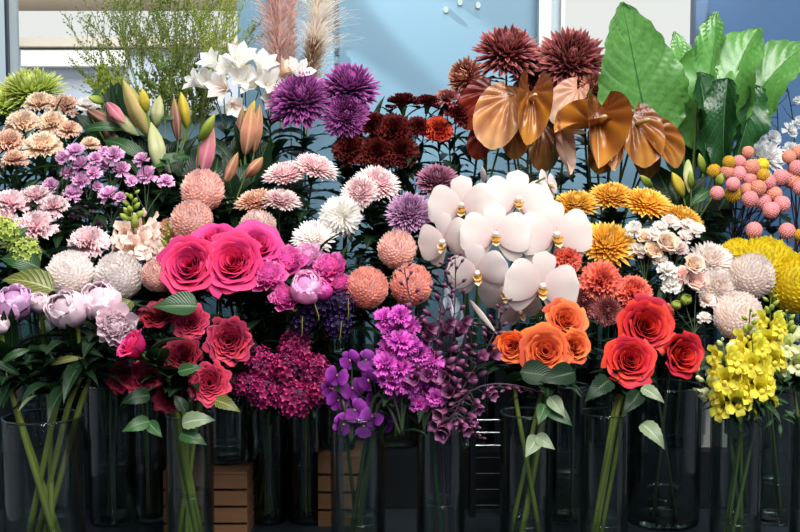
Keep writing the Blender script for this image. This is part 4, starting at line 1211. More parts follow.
# silvery foliage behind the plum sprays
t = thing('silver_foliage', 'silvery grey wrapped foliage behind the dark plum orchid sprays', 'foliage', VASES['M6']['c'] + Vector((.01, 0, .02)))
for k in range(9):
    x = 428 + k * 4
    leaf_at(t, x, 352, random.uniform(60, 78), 90 + random.uniform(-8, 8), 2.3, 'leaf_silver', 'lance', tilt=(random.uniform(-.6, .6), -1, .1))
mb = MB(); a = P(442, 345, 2.31); tube(mb, [a, VASES['M6']['c'] + Vector((.01, 0, .28)), t.location], .003, 6); put(mb.mesh('stem'), 'stem', t, 'stem_dark')

# ================================================================ lilies in bud


def bud_at(root, base, tip, w, Y, mat, node=None, name='bud', dY=-.02):
    p, q = P(base[0], base[1], Y), P(tip[0], tip[1], Y + dY); d = q - p
    put(ME['bud'][0], name, root, mat, TRS(p, frame_of(d, up=(0, -1, .1), roll=random.uniform(0, 2)), (S(w / 2, Y) / .178, S(w / 2, Y) / .178, d.length)))
    if node is not None:
        mb = MB(); tube(mb, bez(node, node.lerp(p, .4) + Vector((0, 0, .012)), p - d * .2, p + d * .04, 7), .0022, 6); put(mb.mesh('pedicel'), 'pedicel', root, 'stem_green')


def lily(label, node, Y, buds, vs='C', lvs=(), group='lily stems in bud'):
    b = P(node[0], node[1], Y)
    path, n = stem_path(b, Vector((0, -.1, 1)).normalized(), vs, k1=.03)
    t = thing('lily', label, 'lily', path[-1], group)
    mb = MB(); tube(mb, path, np.linspace(.003, .0045, len(path)), 7); put(mb.mesh('stem'), 'stem', t, 'stem_green')
    for base, tip, w, mat in buds: bud_at(t, base, tip, w, Y + random.uniform(-.02, .02), mat, b)
    leafy(t, path, n, 8, 'lance', 'leaf_dark', .13, 0, .6)
    foliage(t, path, n, 44, 'lance', 'leaf_dark', .13, 0, .9)
    for k in range(7):
        leaf_at(t, node[0] + random.uniform(-14, 14), node[1] - random.uniform(-5, 22), random.uniform(45, 66), 90 + random.uniform(-62, 62), Y + random.uniform(.02, .06), 'leaf_dark', 'leaf' if k % 2 else 'lance', tilt=(random.uniform(-.6, .6), -1, random.uniform(.2, .7)))
    for x, y, L, a in lvs: leaf_at(t, x, y, L, a, Y - .03, 'leaf_mid', 'lance', tilt=(.2, -1, .5))
    return t


lily('lily with five striped olive and pink buds, farthest left of the lilies', (112, 155), 2.74, [((114, 113), (139, 136), 14, 'lily_pale'), ((88, 110), (121, 130), 14, 'lily_brown'), ((107, 103), (126, 124), 12, 'lily_pink'), ((104, 103), (88, 97), 9, 'green_bud'), ((104, 126), (122, 148), 12, 'lily_brown')], lvs=((85, 130, 45, 10),))
lily('lily with the tallest long green pink bud and a pale green one below', (154, 195), 2.72, [((149, 136), (123, 80), 19, 'lily_green'), ((147, 112), (142, 88), 10, 'lily_yellow'), ((160, 172), (151, 122), 18, 'lily_pale')], lvs=((150, 168, 48, 28), (150, 162, 60, 150)))
lily('lily with a whitish upright bud and a yellow orange bud', (172, 185), 2.76, [((156, 127), (160, 95), 14, 'lily_pale'), ((187, 128), (181, 92), 12, 'lily_yellow'), ((178, 140), (174, 97), 11, 'lily_brown')], lvs=((160, 120, 24, 15),))
lily('lily with the bright pink pointed bud and a green one behind it', (200, 210), 2.66, [((200, 180), (213, 126), 18, 'lily_pink'), ((199, 141), (215, 114), 11, 'green_bud')], 'C')
lily('lily with two upright orange pink buds beside the purple chrysanthemum', (246, 195), 2.72, [((245, 154), (252, 104), 17, 'lily_orange'), ((246, 128), (255, 100), 10, 'lily_yellow'), ((254, 152), (260, 104), 12, 'lily_orange'), ((238, 142), (243, 106), 9, 'lily_brown')], 'C')
lily('lily with two short orange buds leaning right above the salmon balls', (232, 215), 2.58, [((223, 188), (238, 152), 12, 'lily_orange'), ((246, 177), (263, 157), 12, 'lily_orange')], 'C', lvs=((275, 212, 32, 20),))
lily('lily with green and yellow buds under the large green leaves', (690, 235), 2.68, [((703, 173), (699, 153), 8, 'green_bud'), ((683, 197), (672, 172), 12, 'lily_yellow'), ((691, 188), (690, 170), 7, 'green_bud'), ((652, 187), (640, 175), 8, 'green_bud'), ((719, 187), (722, 173), 10, 'green_bud'), ((688, 160), (689, 193), 10, 'lily_pale')], 'C',
     lvs=((690, 205, 40, 40),))

# ================================================================ anthuriums


def anthurium(label, cx, cy, L, tipang, face, var, mat, Y, wscale=1.0, spadix=True, spmat='spadix'):
    p = P(cx, cy, Y); a = math.radians(tipang)
    f = Vector(face).normalized(); u = Vector((math.cos(a), 0, math.sin(a))); u = (u - f * u.dot(f)).normalized()
    M = Matrix((u.cross(f), u, f)).transposed().to_4x4()
    s = S(L, Y)
    joint = p - u * s * .32
    path, n = stem_path(joint - f * .004, (f * .5 + Vector((0, 0, 1))).normalized(), 'C', k1=.05)
    t = thing('anthurium', label, 'anthurium', path[-1], 'anthuriums')
    put(ME['spathe'][var], 'spathe', t, mat, TRS(joint, M, (s * wscale, s, s)))
    if spadix: put(ME['spadix'][0], 'spadix', t, spmat, TRS(joint + f * .004, M, s))
    mb = MB(); tube(mb, path, np.linspace(.0026, .0034, len(path)), 7); put(mb.mesh('stem'), 'stem', t, 'stem_green')
    return t


A = anthurium
A('large peach orange anthurium with puckered face, farthest left of the orange ones', 498, 123, 56, 250, (-.35, -1, .35), 0, 'anth_peach', 2.72, 1.0, False)
A('upright folded orange anthurium with its spadix standing inside', 528, 120, 60, 262, (.1, -1, .3), 1, 'anth_orange', 2.7, .62)
A('pale pinkish anthurium rising under the large burgundy chrysanthemum', 564, 106, 42, 235, (-.5, -.8, .5), 0, 'anth_pink', 2.76, .95, False)
A('narrow pale anthurium seen edge on, hanging down', 560, 150, 56, 265, (.95, -.6, .1), 2, 'anth_pink', 2.7, .6)
A('folded orange anthurium curling over the edge on pale one', 575, 132, 52, 215, (.1, -.7, .9), 1, 'anth_orange', 2.7, .7, False)
A('broad orange anthurium with a long spadix, in the middle of the bunch', 596, 142, 62, 265, (.15, -1, .3), 3, 'anth_orange', 2.68, .85)
A('brownish anthurium behind the middle of the orange bunch', 602, 110, 44, 200, (.1, -.7, .9), 0, 'anth_peach', 2.82, 1.0, False)
A('slim pale tipped anthurium turned aside, hanging lowest', 620, 150, 50, 282, (-.9, -.8, .2), 2, 'anth_peach', 2.66, .55, False)
A('large orange anthurium facing right with a smooth rounded face', 641, 142, 54, 282, (.3, -1, .35), 0, 'anth_orange', 2.68, 1.0)
A('orange anthurium farthest right, below the big green leaf', 668, 148, 48, 318, (.5, -1, .4), 0, 'anth_orange', 2.72, .9, False)
A('dark red anthurium half hidden behind the large peach orange one', 476, 110, 46, 230, (-.4, -1, .4), 0, 'anth_red', 2.8, 1.0, False)
A('lower dark red anthurium peeping out under the peach orange one', 480, 145, 32, 250, (-.3, -1, .2), 0, 'anth_red', 2.8, .9, False)
A('brown shaded anthurium between the folded one and the pale pair', 543, 150, 46, 270, (.1, -1, .2), 0, 'anth_brown', 2.78, .8, False)
A('brown anthurium lying flat behind the folded orange one', 500, 97, 36, 185, (0, -.5, 1), 0, 'anth_brown', 2.84, 1.0, False)

A('brown anthurium filling the gap left of the large one facing right', 616, 132, 44, 262, (.3, -1, .1), 0, 'anth_brown', 2.8, .9, False)
A('orange anthurium tucked low between the broad one and the slim pale tipped one', 604, 158, 36, 250, (-.3, -1, .1), 1, 'anth_orange', 2.76, .9, False)
A('small bronze anthurium under the peach orange one, beside the upright folded one', 514, 142, 36, 275, (.2, -1, .2), 0, 'anth_orange', 2.76, .9, False)
A('bronze anthurium low at the right, touching the golden chrysanthemums', 646, 162, 36, 290, (.2, -1, .1), 0, 'anth_brown', 2.76, .9, False)

# ================================================================ large glossy leaves


def big_leaf(label, base, tip, W, Y, mat, face, e0=12, e1=-22, fold=.12, wave=.1, cup=.05, dY=0.0):
    p, q = P(base[0], base[1], Y), P(tip[0], tip[1], Y + dY)
    u = (q - p); L = u.length; u.normalize()
    f = Vector(face).normalized(); f = (f - u * f.dot(u)).normalized()
    M = Matrix((u, f.cross(u), f)).transposed().to_4x4()
    foot_p, n = stem_path(p, Vector((0, -.1, 1)).normalized(), 'C11', k1=.03)
    t = thing('foliage_leaf', label, 'leaf', foot_p[-1], 'large glossy green leaves')
    mb = MB(); f_ = lambda s: np.sin(PI * np.clip(s, 0, 1) ** .72) ** .75 * (1 - .1 * s) + .015
    petal(mb, 0, e0, e1, 1.04, W, f_, cup=cup, fold=fold, nu=30, nv=16, rnd=.5, wave=wave)
    # gentle ridges between the side veins
    X = mb.v[0]; at = mb.a[0]
    X[:, 2] += .022 * np.cos((at[:, 0] - np.abs(at[:, 1] - .5) * .55) * 9 * 2 * PI) * np.minimum(1, 6 * np.abs(at[:, 1] - .5))
    put(mb.mesh('leaf_blade'), 'leaf_blade', t, mat, TRS(p, M, L))
    mb = MB(); tube(mb, foot_p, np.linspace(.003, .0045, len(foot_p)), 7); put(mb.mesh('stalk'), 'stalk', t, 'stem_green')


big_leaf('largest glossy green leaf, upright, with its pointed tip curling before the white window', (652, 150), (621, 8), .335, 2.86, 'leaf_big', (.1, -1, .35), e0=2, e1=2, fold=.12, wave=.08, dY=-.04)
big_leaf('shiny folded green leaf right of the largest leaf', (694, 150), (716, 16), .27, 2.9, 'leaf_big', (.6, -1, .5), fold=-.5, wave=.3, e0=10, e1=-10)
big_leaf('green leaf with a curled top against the blue wall, third of its row', (722, 140), (752, 20), .28, 2.92, 'leaf_big', (-.7, -1, .5), fold=.6, wave=.28, e0=20, e1=-40)
big_leaf('long arching green leaf reaching the right border', (733, 140), (812, 34), .24, 2.93, 'leaf_big', (.1, -.6, .9), fold=.45, wave=.2, e0=35, e1=-45)
big_leaf('dark green leaf hanging in the middle of the leaf bunch', (698, 72), (708, 178), .24, 2.84, 'leaf_big_dark', (.7, -1, -.5), fold=.6, wave=.3)
big_leaf('dark wavy leaf right beneath the curled top leaf', (728, 78), (722, 174), .2, 2.83, 'leaf_big_dark', (-.8, -1, -.5), fold=.8, wave=.35)
big_leaf('narrow dark leaf under the arching leaf, with a wavy rim', (752, 84), (736, 168), .2, 2.85, 'leaf_big_dark', (.3, -1, -.5), fold=.7, wave=.35)
big_leaf('broad dark leaf behind the foot of the largest leaf', (676, 85), (684, 182), .32, 2.94, 'leaf_big_dark', (.1, -1, 0), fold=.2, wave=.15)
big_leaf('mid green leaf peeping out behind the largest leaf, near the shiny one', (690, 140), (680, 32), .22, 2.98, 'leaf_big', (.3, -1, .3))

# ================================================================ pink ball flowers
rows = {'top': [(748, 152, 6, 's'), (789, 157, 7, 's'), (798, 152, 7, 's'), (727, 172, 7, 'p') and (739, 162, 7, 'p'), (729, 162, 6.5, 'm'), (752, 167, 8, 's'), (762, 165, 7, 'y'), (797, 168, 8, 'p')],
        'second': [(714, 171, 7, 'm'), (727, 172, 7, 's'), (739, 174, 8, 'p'), (750, 179, 7, 'p'), (763, 175, 6.5, 'm'), (781, 177, 8, 'p'), (792, 180, 9, 's'), (768, 182, 8, 'p')],
        'third': [(733, 184, 7, 'p'), (747, 190, 7, 's'), (758, 188, 8, 's'), (774, 194, 8, 's'), (801, 188, 8, 'p')],
        'fourth': [(717, 193, 7, 'p'), (733, 194, 8.5, 'm'), (750, 199, 8, 'p'), (763, 202, 8, 'p'), (782, 204, 8, 'p')],
        'lowest': [(771, 210, 8, 'p'), (754, 230, 8, 'p'), (787, 231, 8, 'p'), (800, 235, 6, 'm')]}
cm = dict(p=('ball_pink', 'pink'), s=('ball_salmon', 'salmon'), m=('ball_mustard', 'mustard'), y=('ball_yellow', 'yellow'))
ords = ['first', 'second', 'third', 'fourth', 'fifth', 'sixth', 'seventh', 'eighth', 'ninth']
for rname, lst in rows.items():
    for i, (x, y, r, m) in enumerate(sorted(lst)):
        p = P(x, y, 2.68 - (y - 150) * .0012 + random.uniform(-.02, .02)); R = S(r, 2.66)
        path, n = stem_path(p, Vector((0, -.3, 1)).normalized(), 'C12' if x < 785 else 'C13', k1=.06)
        t = thing('ball_flower', f'{cm[m][1]} ball flower, {ords[i]} from the left in the {rname} row of its cluster', 'ball flower', path[-1], 'pink and mustard ball flowers')
        put(pick('globe'), 'bloom', t, cm[m][0], TRS(p, Matrix.Rotation(random.uniform(0, 6), 4, 'Z'), R))
        mb = MB(); tube(mb, path, .0016, 5); put(mb.mesh('stem'), 'stem', t, 'stem_brown')

# ================================================================ snapdragons


def snapdragon(label, base, tip, Y, mat, budmat, n, r, vs, group, top=.35, leaves=6, leafmat='leaf_mid', spread=1.0):
    b, q = P(*base, Y), P(*tip, Y)
    ax = (q - b); L = ax.length; ax.normalize()
    path, m = stem_path(b, ax, vs, k1=.04)
    t = thing('snapdragon', label, 'snapdragon', path[-1], group)
    full = [q, b.lerp(q, .5)] + path
    mb = MB(); tube(mb, full, np.linspace(.0014, .0035, len(full)), 6); put(mb.mesh('stem'), 'stem', t, 'stem_green')
    X = ax.cross(Vector((0, -1, 0))).normalized(); Yv = ax.cross(X)
    R = S(r * 1.25, Y)
    for k in range(n):
        u = k / (n - 1); a = k * GA
        out = (X * math.cos(a) + Yv * math.sin(a)).normalized()
        if out.y > .35: out.y *= -.6
        p = b.lerp(q, u)
        if u > 1 - top:
            h = R * (.75 - .45 * (u - 1 + top) / top)
            put(ME['fatbud'][0], 'bud', t, budmat, TRS(p + out * R * .12, frame_of(out + ax * .8), (h * 1.1, h * 1.1, h)))
        else:
            put(ME['snap'][0], 'floret', t, mat, TRS(p + out * R * .18, frame_of(out * 1.0 + ax * .35, up=-ax) @ Matrix.Rotation(PI / 2, 4, 'Z'), R * (1.05 - .35 * u) * spread))
    leafy(t, path, m, leaves, 'lance', leafmat, .045, 0, .6)
    foliage(t, path, m, 26, 'lance', 'leaf_dark', .05, .02, .8)
    return t


g = 'yellow snapdragons'
snapdragon('tallest yellow snapdragon, its bud tip over the round blush chrysanthemum', (745, 392), (750, 312), 2.12, 'snap_yellow', 'green_bud', 20, 15, 'A13', g)
snapdragon('yellow snapdragon with a pale bud tip left of the right border', (768, 368), (771, 294), 2.14, 'snap_yellow', 'green_bud', 20, 14, 'A13', g)
snapdragon('paler yellow snapdragon at the right border', (792, 372), (786, 312), 2.14, 'snap_pale', 'green_bud', 16, 14, 'A15', g)
snapdragon('pale snapdragon leaning far left beside the red rose', (724, 402), (690, 366), 2.12, 'snap_pale', 'snap_pale', 11, 12, 'A13', g, top=.55)
snapdragon('yellow snapdragon with the lowest hanging florets', (733, 412), (722, 340), 2.08, 'snap_yellow', 'snap_pale', 16, 16, 'A13', g, top=.2)
snapdragon('deep yellow snapdragon in the middle front of its bunch', (756, 398), (752, 338), 2.08, 'snap_yellow', 'snap_yellow', 13, 15, 'A13', g, top=.15)
g = 'blush snapdragons'
snapdragon('blush snapdragon with a green bud tip beside the large pink carnation', (134, 258), (132, 194), 2.4, 'snap_pink', 'green_bud', 22, 17, 'BM', g, top=.6)
snapdragon('short green budded snapdragon left of the hot pink roses', (166, 262), (168, 224), 2.36, 'snap_pink', 'green_bud', 16, 10, 'BM', g, top=.85)
snapdragon('blush snapdragon behind and right of the taller blush one', (147, 258), (143, 212), 2.44, 'snap_pink', 'snap_pink', 12, 15, 'BM', g, top=.2)

# ================================================================ alstroemerias
g = 'white alstroemerias'
tr = lambda x, y, r, m='white', f=(0, -.9, .6): (x, y, r, 'trumpet', m, f)
for nd, bl, lab in (((226, 130), [tr(213, 64, 14, f=(-.6, -.8, .6)), tr(223, 88, 16, 'blush_white', (-.4, -1, .2)), tr(196, 82, 14, f=(-.9, -.6, .5)), tr(233, 105, 12, 'blush_white', (0, -1, -.2)), tr(207, 80, 13, f=(-.3, -1, .5))], 'white alstroemeria on the left, next to the airy green sprigs'),
                    ((246, 125), [tr(240, 62, 18, f=(.1, -.8, .8)), tr(252, 84, 16, f=(-.2, -1, .4)), tr(229, 70, 15, f=(-.4, -.8, .6)), tr(243, 78, 15, f=(0, -1, .3))], 'white alstroemeria with the tallest trumpets in front of the pink plume'),
                    ((270, 125), [tr(262, 68, 17, f=(.2, -.8, .8)), tr(270, 84, 17, f=(.4, -1, .3)), tr(284, 70, 13, 'peach', (.5, -.5, .9)), tr(298, 74, 17, 'white', (.4, -.8, .7)), tr(272, 97, 13, 'blush_white', (.1, -1, 0))], 'white alstroemeria on the right, touching the deep purple chrysanthemum')):
    spray('alstroemeria', 'alstroemeria', lab, g, nd, 2.84, bl, 'C', part='flower', lift=0, leaves=7, leafmat='leaf_mid', lk='lance', ls=.09, sr=.0025)

# ================================================================ airy sprigs, plumes, twigs


def sprig(label, root_px, tips, Y, mat, group, vs, leafsize=.006, dens=1.0, stem='stem_olive', depth=.1):
    b = P(*root_px, Y)
    path, n = stem_path(b, Vector((0, 0, 1)), vs, k1=.03)
    t = thing('greenery_sprig', label, 'greenery', path[-1], group)
    ms, ml = MB(), MB()
    tube(ms, path, .0022, 5)

    def leaflet(p, d):
        l = leafsize * random.uniform(.7, 1.3); st = len(ml.v)
        petal(ml, 0, 10, -10, l, l * .28, p_lance, nu=2, nv=2)
        ml.xf(Matrix.Translation(p) @ frame_of(d) @ Matrix.Rotation(-PI / 2, 4, 'Y'), st)

    def twig(p, q, r, lev):
        pts = bez(p, p.lerp(q, .33) + Vector((0, 0, (q - p).length * .08)), p.lerp(q, .7), q, 7)
        tube(ms, pts, np.linspace(r, r * .4, 8), 4)
        L = (q - p).length
        if lev < 2:
            m = int((7 if lev == 0 else 5) * dens)
            for i in range(m):
                u = .25 + .72 * (i + random.random()) / m; k = min(int(u * 7), 6); s = pts[k].lerp(pts[k + 1], u * 7 - k)
                ax = (q - p).normalized()
                d = (ax + Vector((random.uniform(-1, 1), random.uniform(-1, 1) * .6, random.uniform(-.2, .7))) * .75).normalized()
                twig(s, s + d * L * (.5 if lev == 0 else .42) * (1.1 - .5 * u), r * .55, lev + 1)
        if lev >= 1:
            for i in range(int(L / .007)):
                u = random.random() * 6.9; k = int(u); s = pts[k].lerp(pts[k + 1], u - k)
                leaflet(s, Vector((random.uniform(-1, 1), random.uniform(-1, 1), random.uniform(.1, 1.2))).normalized())
    for x, y in tips:
        twig(b, P(x, y, Y + random.uniform(-depth, depth)), .0016, 0)
    put(ms.mesh('stem'), 'stem', t, stem); put(ml.mesh('foliage'), 'foliage', t, mat)


g = 'airy green sprigs'
sprig('airy green sprig spreading far left over the bright window', (140, 130), [(76, 40), (92, 12), (100, 60), (82, 75)], 2.98, 'sprig_green', g, 'C3', dens=1.2)
sprig('airy green sprig rising in front of the left window', (148, 130), [(112, 0), (130, -12), (120, 35), (138, 20)], 2.96, 'sprig_green', g, 'C3', dens=1.6)
sprig('airy green sprig in the middle of the greenery, above the lily buds', (165, 130), [(150, -10), (168, -5), (160, 30), (178, 25)], 2.95, 'sprig_green', g, 'C3', dens=1.6)
sprig('thick green sprig above the yellow orange lily bud', (182, 130), [(188, -15), (203, 5), (195, 35), (172, 45)], 2.97, 'sprig_green', g, 'C3', dens=1.6)
sprig('yellowish green sprig next to the pink plume', (200, 130), [(222, -5), (240, 15), (218, 30), (245, 40), (210, 50)], 2.95, 'sprig_yellow', g, 'C3', dens=1.6)
sprig('short yellow green sprig low behind the left lily buds', (118, 140), [(98, 84), (112, 80), (122, 90), (105, 95)], 2.92, 'sprig_yellow', g, 'C2', leafsize=.011, dens=1.6)
sprig('low dark green sprig behind the alstroemerias and lily buds', (185, 145), [(165, 75), (185, 70), (200, 85), (150, 90), (215, 95)], 2.99, 'sprig_green', g, 'C3', leafsize=.011, dens=1.8)


def plume(label, base, tip, w, Y, mat, lean, n=1500):
    b, q = P(*base, Y), P(*tip, Y); ax = q - b; L = ax.length
    path, k = stem_path(b, ax.normalized(), 'C5', k1=.04)
    t = thing('pampas_plume', label, 'pampas grass', path[-1], 'pampas plumes')
    full = [b.lerp(q, .95), b.lerp(q, .5)] + path
    ms = MB(); tube(ms, full, np.linspace(.0012, .003, len(full)), 6); put(ms.mesh('stem'), 'stem', t, 'stem_olive')
    mb = MB(); W = S(w, Y)
    for i in range(n):
        u = random.random(); p = b.lerp(q, u * .96)
        a = random.uniform(0, 2 * PI); l = W * random.uniform(.6, 1.35) * (1 - .45 * u) * min(1, .45 + 2.2 * u)
        d = Vector((math.cos(a), math.sin(a), random.uniform(.5, 1.6))).normalized() + Vector((lean, 0, 0)) * .5
        e = p + d * l + Vector((0, 0, -.25 * l)); mid = p.lerp(e, .5) + Vector((0, 0, .14 * l))
        s = np.linspace(0, 1, 6)
        C0 = np.array([list(bez(p, p.lerp(mid, .6), mid.lerp(e, .4), e, 5)[j]) for j in range(6)])
        sd = np.array(Vector((-math.sin(a), math.cos(a), 0))) * (.0019 * (1 - .7 * s))[:, None]
        jit = rng.normal(0, .0018, (6, 3)) * s[:, None]
        mb.grid(np.stack([C0 - sd + jit, C0 + sd + jit], 1), s[:, None], .5, random.random())
    put(mb.mesh('plume'), 'plume', t, mat)


plume('dusty pink pampas plume beside the greenery', (281, 92), (272, -60), 40, 2.98, 'pampas_pink', -.1, 1900)
plume('thin rosy pampas plume standing right against the dusty pink one', (290, 90), (292, -60), 22, 3.0, 'pampas_pink', .1, 900)
plume('creamy white pampas plume against the blue wall', (308, 92), (326, -60), 40, 2.98, 'pampas_cream', .5, 2200)
plume('short brown pampas plume at the foot of the creamy one', (302, 100), (315, 40), 22, 2.95, 'pampas_brown', .2, 900)

g = 'white blossom twigs'
for lab, pts, bl in (('dark twig with white blossoms, left of its pair, above the pink ball flowers', [(781, 250), (779, 190), (780, 140), (776, 94)], [(771, 101, 9), (757, 114, 9), (752, 135, 9), (774, 137, 9), (762, 140, 6)]),
                     ('dark twig with white blossoms at the right border', [(797, 250), (794, 190), (800, 130), (785, 80)], [(791, 130, 9), (800, 122, 8), (790, 148, 8), (803, 150, 8), (798, 100, 5)])):
    pp = [P(x, y, 3.02) for x, y in pts]; path = bez(*pp, 12)
    c = VASES['C13']; m = c['c'] + Vector((random.uniform(-.4, .4) * c['r'], 0, c['h'])); ft = c['c'] + Vector((random.uniform(-.5, .5) * c['r'], .01, .018))
    full = [ft, m] + path
    t = thing('blossom_twig', lab, 'twig', ft, g)
    mb = MB(); tube(mb, full, np.linspace(.0032, .0014, len(full)), 6); put(mb.mesh('stem'), 'stem', t, 'stem_dark')
    for x, y, r in bl:
        p = P(x, y, 3.0); a = min(path, key=lambda q: (q - p).length + abs(q.z - p.z + .03) * .5)
        mb = MB(); tube(mb, bez(a, a.lerp(p, .4), p + Vector((0, .01, -.02)), p, 5), .0012, 5); put(mb.mesh('pedicel'), 'pedicel', t, 'stem_dark')
        put(pick('minicarn'), 'blossom', t, 'fluff_white', TRS(p, frame_of((random.uniform(-.5, .5), -1, .4)), S(r, 3.0)))
    for k in (4, 7, 9, 11):
        d = Vector((random.choice((-1, 1)) * .8, -.2, .7)).normalized(); p = path[k]
        mb = MB(); tube(mb, [p, p + d * .02, p + d * .045 + Vector((0, 0, .01))], [.0014, .001, .0005], 5); put(mb.mesh('twiglet'), 'twiglet', t, 'stem_dark')

# ================================================================ leaves that show by themselves on rose stems
def owner(txt):
    return next(o for o in COL.objects if o.parent is None and o.get('label') and txt in o['label'])
o = owner('largest orange rose')
for x, y, L, a, mt in ((549, 397, 26, 300, 'leaf_glare'), (547, 406, 32, 315, 'leaf_mid'), (545, 404, 24, 250, 'leaf_mid'), (538, 436, 27, 240, 'leaf_glare'), (535, 436, 24, 320, 'leaf_glare'), (520, 372, 44, 350, 'leaf_dark'), (575, 372, 40, 200, 'leaf_dark')):
    leaf_at(o, x, y, L, a, 2.05, mt, tilt=(.1, -1, .6))
o = owner('dark red rose lowest left')
for x, y, L, a, mt in ((641, 388, 28, 318, 'leaf_glare'), (641, 424, 36, 302, 'leaf_glare'), (610, 380, 40, 225, 'leaf_dark'), (640, 392, 34, 235, 'leaf_dark')):
    leaf_at(o, x, y, L, a, 2.05, mt, tilt=(.1, -1, .7))
o = owner('red garden rose above the pair')
for x, y, L, a, mt in ((182, 424, 36, 12, 'leaf_glare'), (180, 434, 32, 335, 'leaf_mid'), (215, 400, 30, 330, 'leaf_olive'), (186, 412, 24, 120, 'leaf_dark')):
    leaf_at(o, x, y, L, a, 2.04, mt, tilt=(.1, -1, .7))
o = owner('small dark red garden rose lowest')
for x, y, L, a, mt in ((150, 421, 30, 205, 'leaf_mid'), (148, 422, 22, 310, 'leaf_mid'), (150, 395, 32, 200, 'leaf_dark'), (178, 372, 26, 15, 'leaf_mid')):
    leaf_at(o, x, y, L, a, 2.05, mt, tilt=(.1, -1, .5))
o = owner('dark red garden rose under the large green leaf')
leaf_at(o, 198, 306, 46, 182, 2.12, 'leaf_mid', tilt=(0, -1, .8))
leaf_at(o, 130, 300, 34, 250, 2.14, 'leaf_olive')
o = owner('plump pale pink peony bud')
for x, y, L, a, mt in ((50, 365, 38, 12, 'leaf_olive'), (20, 375, 40, 160, 'leaf_dark'), (60, 380, 50, 30, 'leaf_dark'), (40, 345, 40, 300, 'leaf_dark'), (30, 350, 36, 210, 'leaf_mid'), (85, 350, 44, 320, 'leaf_dark'), (38, 395, 34, 270, 'leaf_glare')):
    leaf_at(o, x, y, L, a, 2.07, mt, 'lance', tilt=(random.uniform(-.4, .4), -1, .6))
o = owner('tallest yellow snapdragon')
for k in range(16):
    leaf_at(o, random.uniform(762, 792), random.uniform(378, 425), 15, random.uniform(0, 360), 2.1, 'leaf_mid', 'lance', tilt=(random.uniform(-.5, .5), -1, .6))
o = owner('round blush chrysanthemum just above')
for k in range(5):
    leaf_at(o, random.uniform(700, 740), random.uniform(335, 380), 34, random.uniform(180, 360), 2.24, 'leaf_dark', 'lobed')
# ---------------------------------------------------------------- light
w = bpy.data.worlds.new('sky'); SC.world = w; w.use_nodes = True
nt = w.node_tree; nt.nodes.clear(); N, L = nt.nodes.new, nt.links.new
tc = N('ShaderNodeTexCoord'); sx = N('ShaderNodeSeparateXYZ'); L(tc.outputs['Generated'], sx.inputs[0])
mr = N('ShaderNodeMapRange'); mr.inputs[1].default_value = .2; mr.inputs[2].default_value = .9; L(sx.outputs[1], mr.inputs[0])
mx = N('ShaderNodeMix'); mx.data_type = 'RGBA'; L(mr.outputs[0], mx.inputs[0]); mx.inputs[6].default_value = (.12, .17, .24, 1); mx.inputs[7].default_value = (1.0, .97, .92, 1)
ax_ = N('ShaderNodeMath'); ax_.operation = 'ABSOLUTE'; L(sx.outputs[0], ax_.inputs[0])
m2 = N('ShaderNodeMapRange'); m2.inputs[1].default_value = .75; m2.inputs[2].default_value = .95; m2.inputs[4].default_value = .8; L(ax_.outputs[0], m2.inputs[0])
mx2 = N('ShaderNodeMix'); mx2.data_type = 'RGBA'; L(m2.outputs[0], mx2.inputs[0]); L(mx.outputs[2], mx2.inputs[6]); mx2.inputs[7].default_value = (.75, .82, .9, 1)  # bright sides added to the sky for highlights on the glass
bg = N('ShaderNodeBackground'); L(mx2.outputs[2], bg.inputs[0]); bg.inputs[1].default_value = SKY
out = N('ShaderNodeOutputWorld'); L(bg.outputs[0], out.inputs[0])


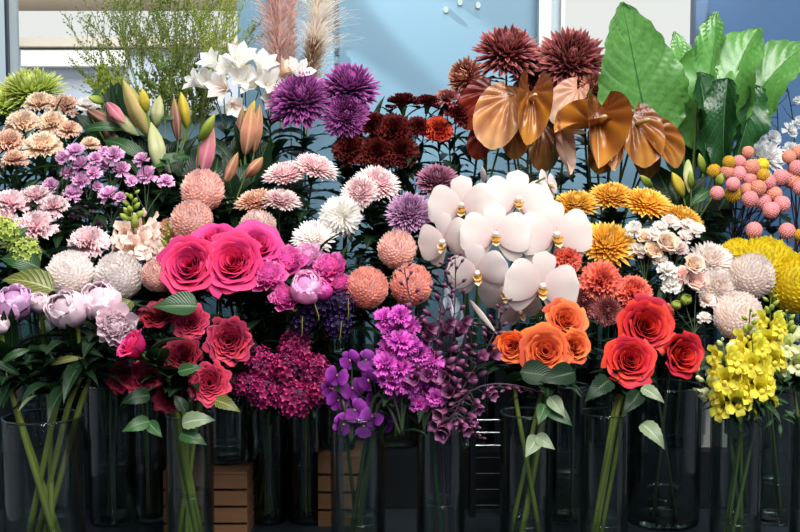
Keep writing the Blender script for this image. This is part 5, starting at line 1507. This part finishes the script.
def area(name, loc, aim, sx_, sy_, power, col=(1, 1, 1)):
    l = bpy.data.lights.new(name, 'AREA'); l.shape = 'RECTANGLE'; l.size = sx_; l.size_y = sy_; l.energy = power; l.color = col
    o = bpy.data.objects.new(name, l); COL.objects.link(o); o.location = loc
    o.rotation_euler = (Vector(aim) - Vector(loc)).to_track_quat('-Z', 'Y').to_euler()
    return o


area('skylight', (.3, .9, 3.3), (0, 2.45, 1.25), 2.4, .9, KEY, (1, .97, .92))
area('shop_front_daylight', (.9, -.6, 3.1), (.1, 2.4, 1.25), 1.6, .8, SIDE, (.95, .97, 1))


l = bpy.data.lights.new('sun', 'SUN'); l.energy = SUN; l.angle = math.radians(20); l.color = (1, .96, .9)
o = bpy.data.objects.new('sun', l); COL.objects.link(o); o.rotation_euler = Vector((-.25, .62, -1)).to_track_quat('-Z', 'Y').to_euler()


area('facade_fill', (-1.2, 5.2, 4.2), (-1.6, 8.0, 1.6), 3, 1.5, 210, (1, .96, .9))  # area light added outside to brighten the facade


def spot(name, loc, aim, power, size, blend=.3, col=(1, 1, 1)):
    l = bpy.data.lights.new(name, 'SPOT'); l.energy = power; l.spot_size = math.radians(size); l.spot_blend = blend; l.color = col; l.shadow_soft_size = .02
    o = bpy.data.objects.new(name, l); COL.objects.link(o); o.location = loc
    o.rotation_euler = (Vector(aim) - Vector(loc)).to_track_quat('-Z', 'Y').to_euler()


wp = lambda px, py: P(px, py, YW)
spot('streak_spot', (-1.1, 3.2, 2.75), wp(470, 60), SPOT, 9, .5, (1, .97, .92))  # spots added to lay the sun streaks on the blue wall
spot('streak_spot', (-1.3, 3.2, 2.55), wp(385, 110), SPOT, 7, .5, (1, .97, .92))
spot('streak_spot', (.1, 3.15, 2.7), wp(735, 30), SPOT * .5, 9, .5, (1, .97, .92))

vs_ = SC.view_settings
SC.display_settings.display_device = 'sRGB'
vs_.view_transform = 'Standard'; vs_.look = 'None'; vs_.exposure = EXPO; vs_.gamma = 1; vs_.use_curve_mapping = False
SC.cycles.use_denoising = True
SC.cycles.max_bounces = 8; SC.cycles.diffuse_bounces = 3; SC.cycles.glossy_bounces = 3; SC.cycles.transmission_bounces = 6; SC.cycles.transparent_max_bounces = 40
SC.cycles.caustics_reflective = False; SC.cycles.caustics_refractive = False
SC.cycles.sample_clamp_indirect = 3
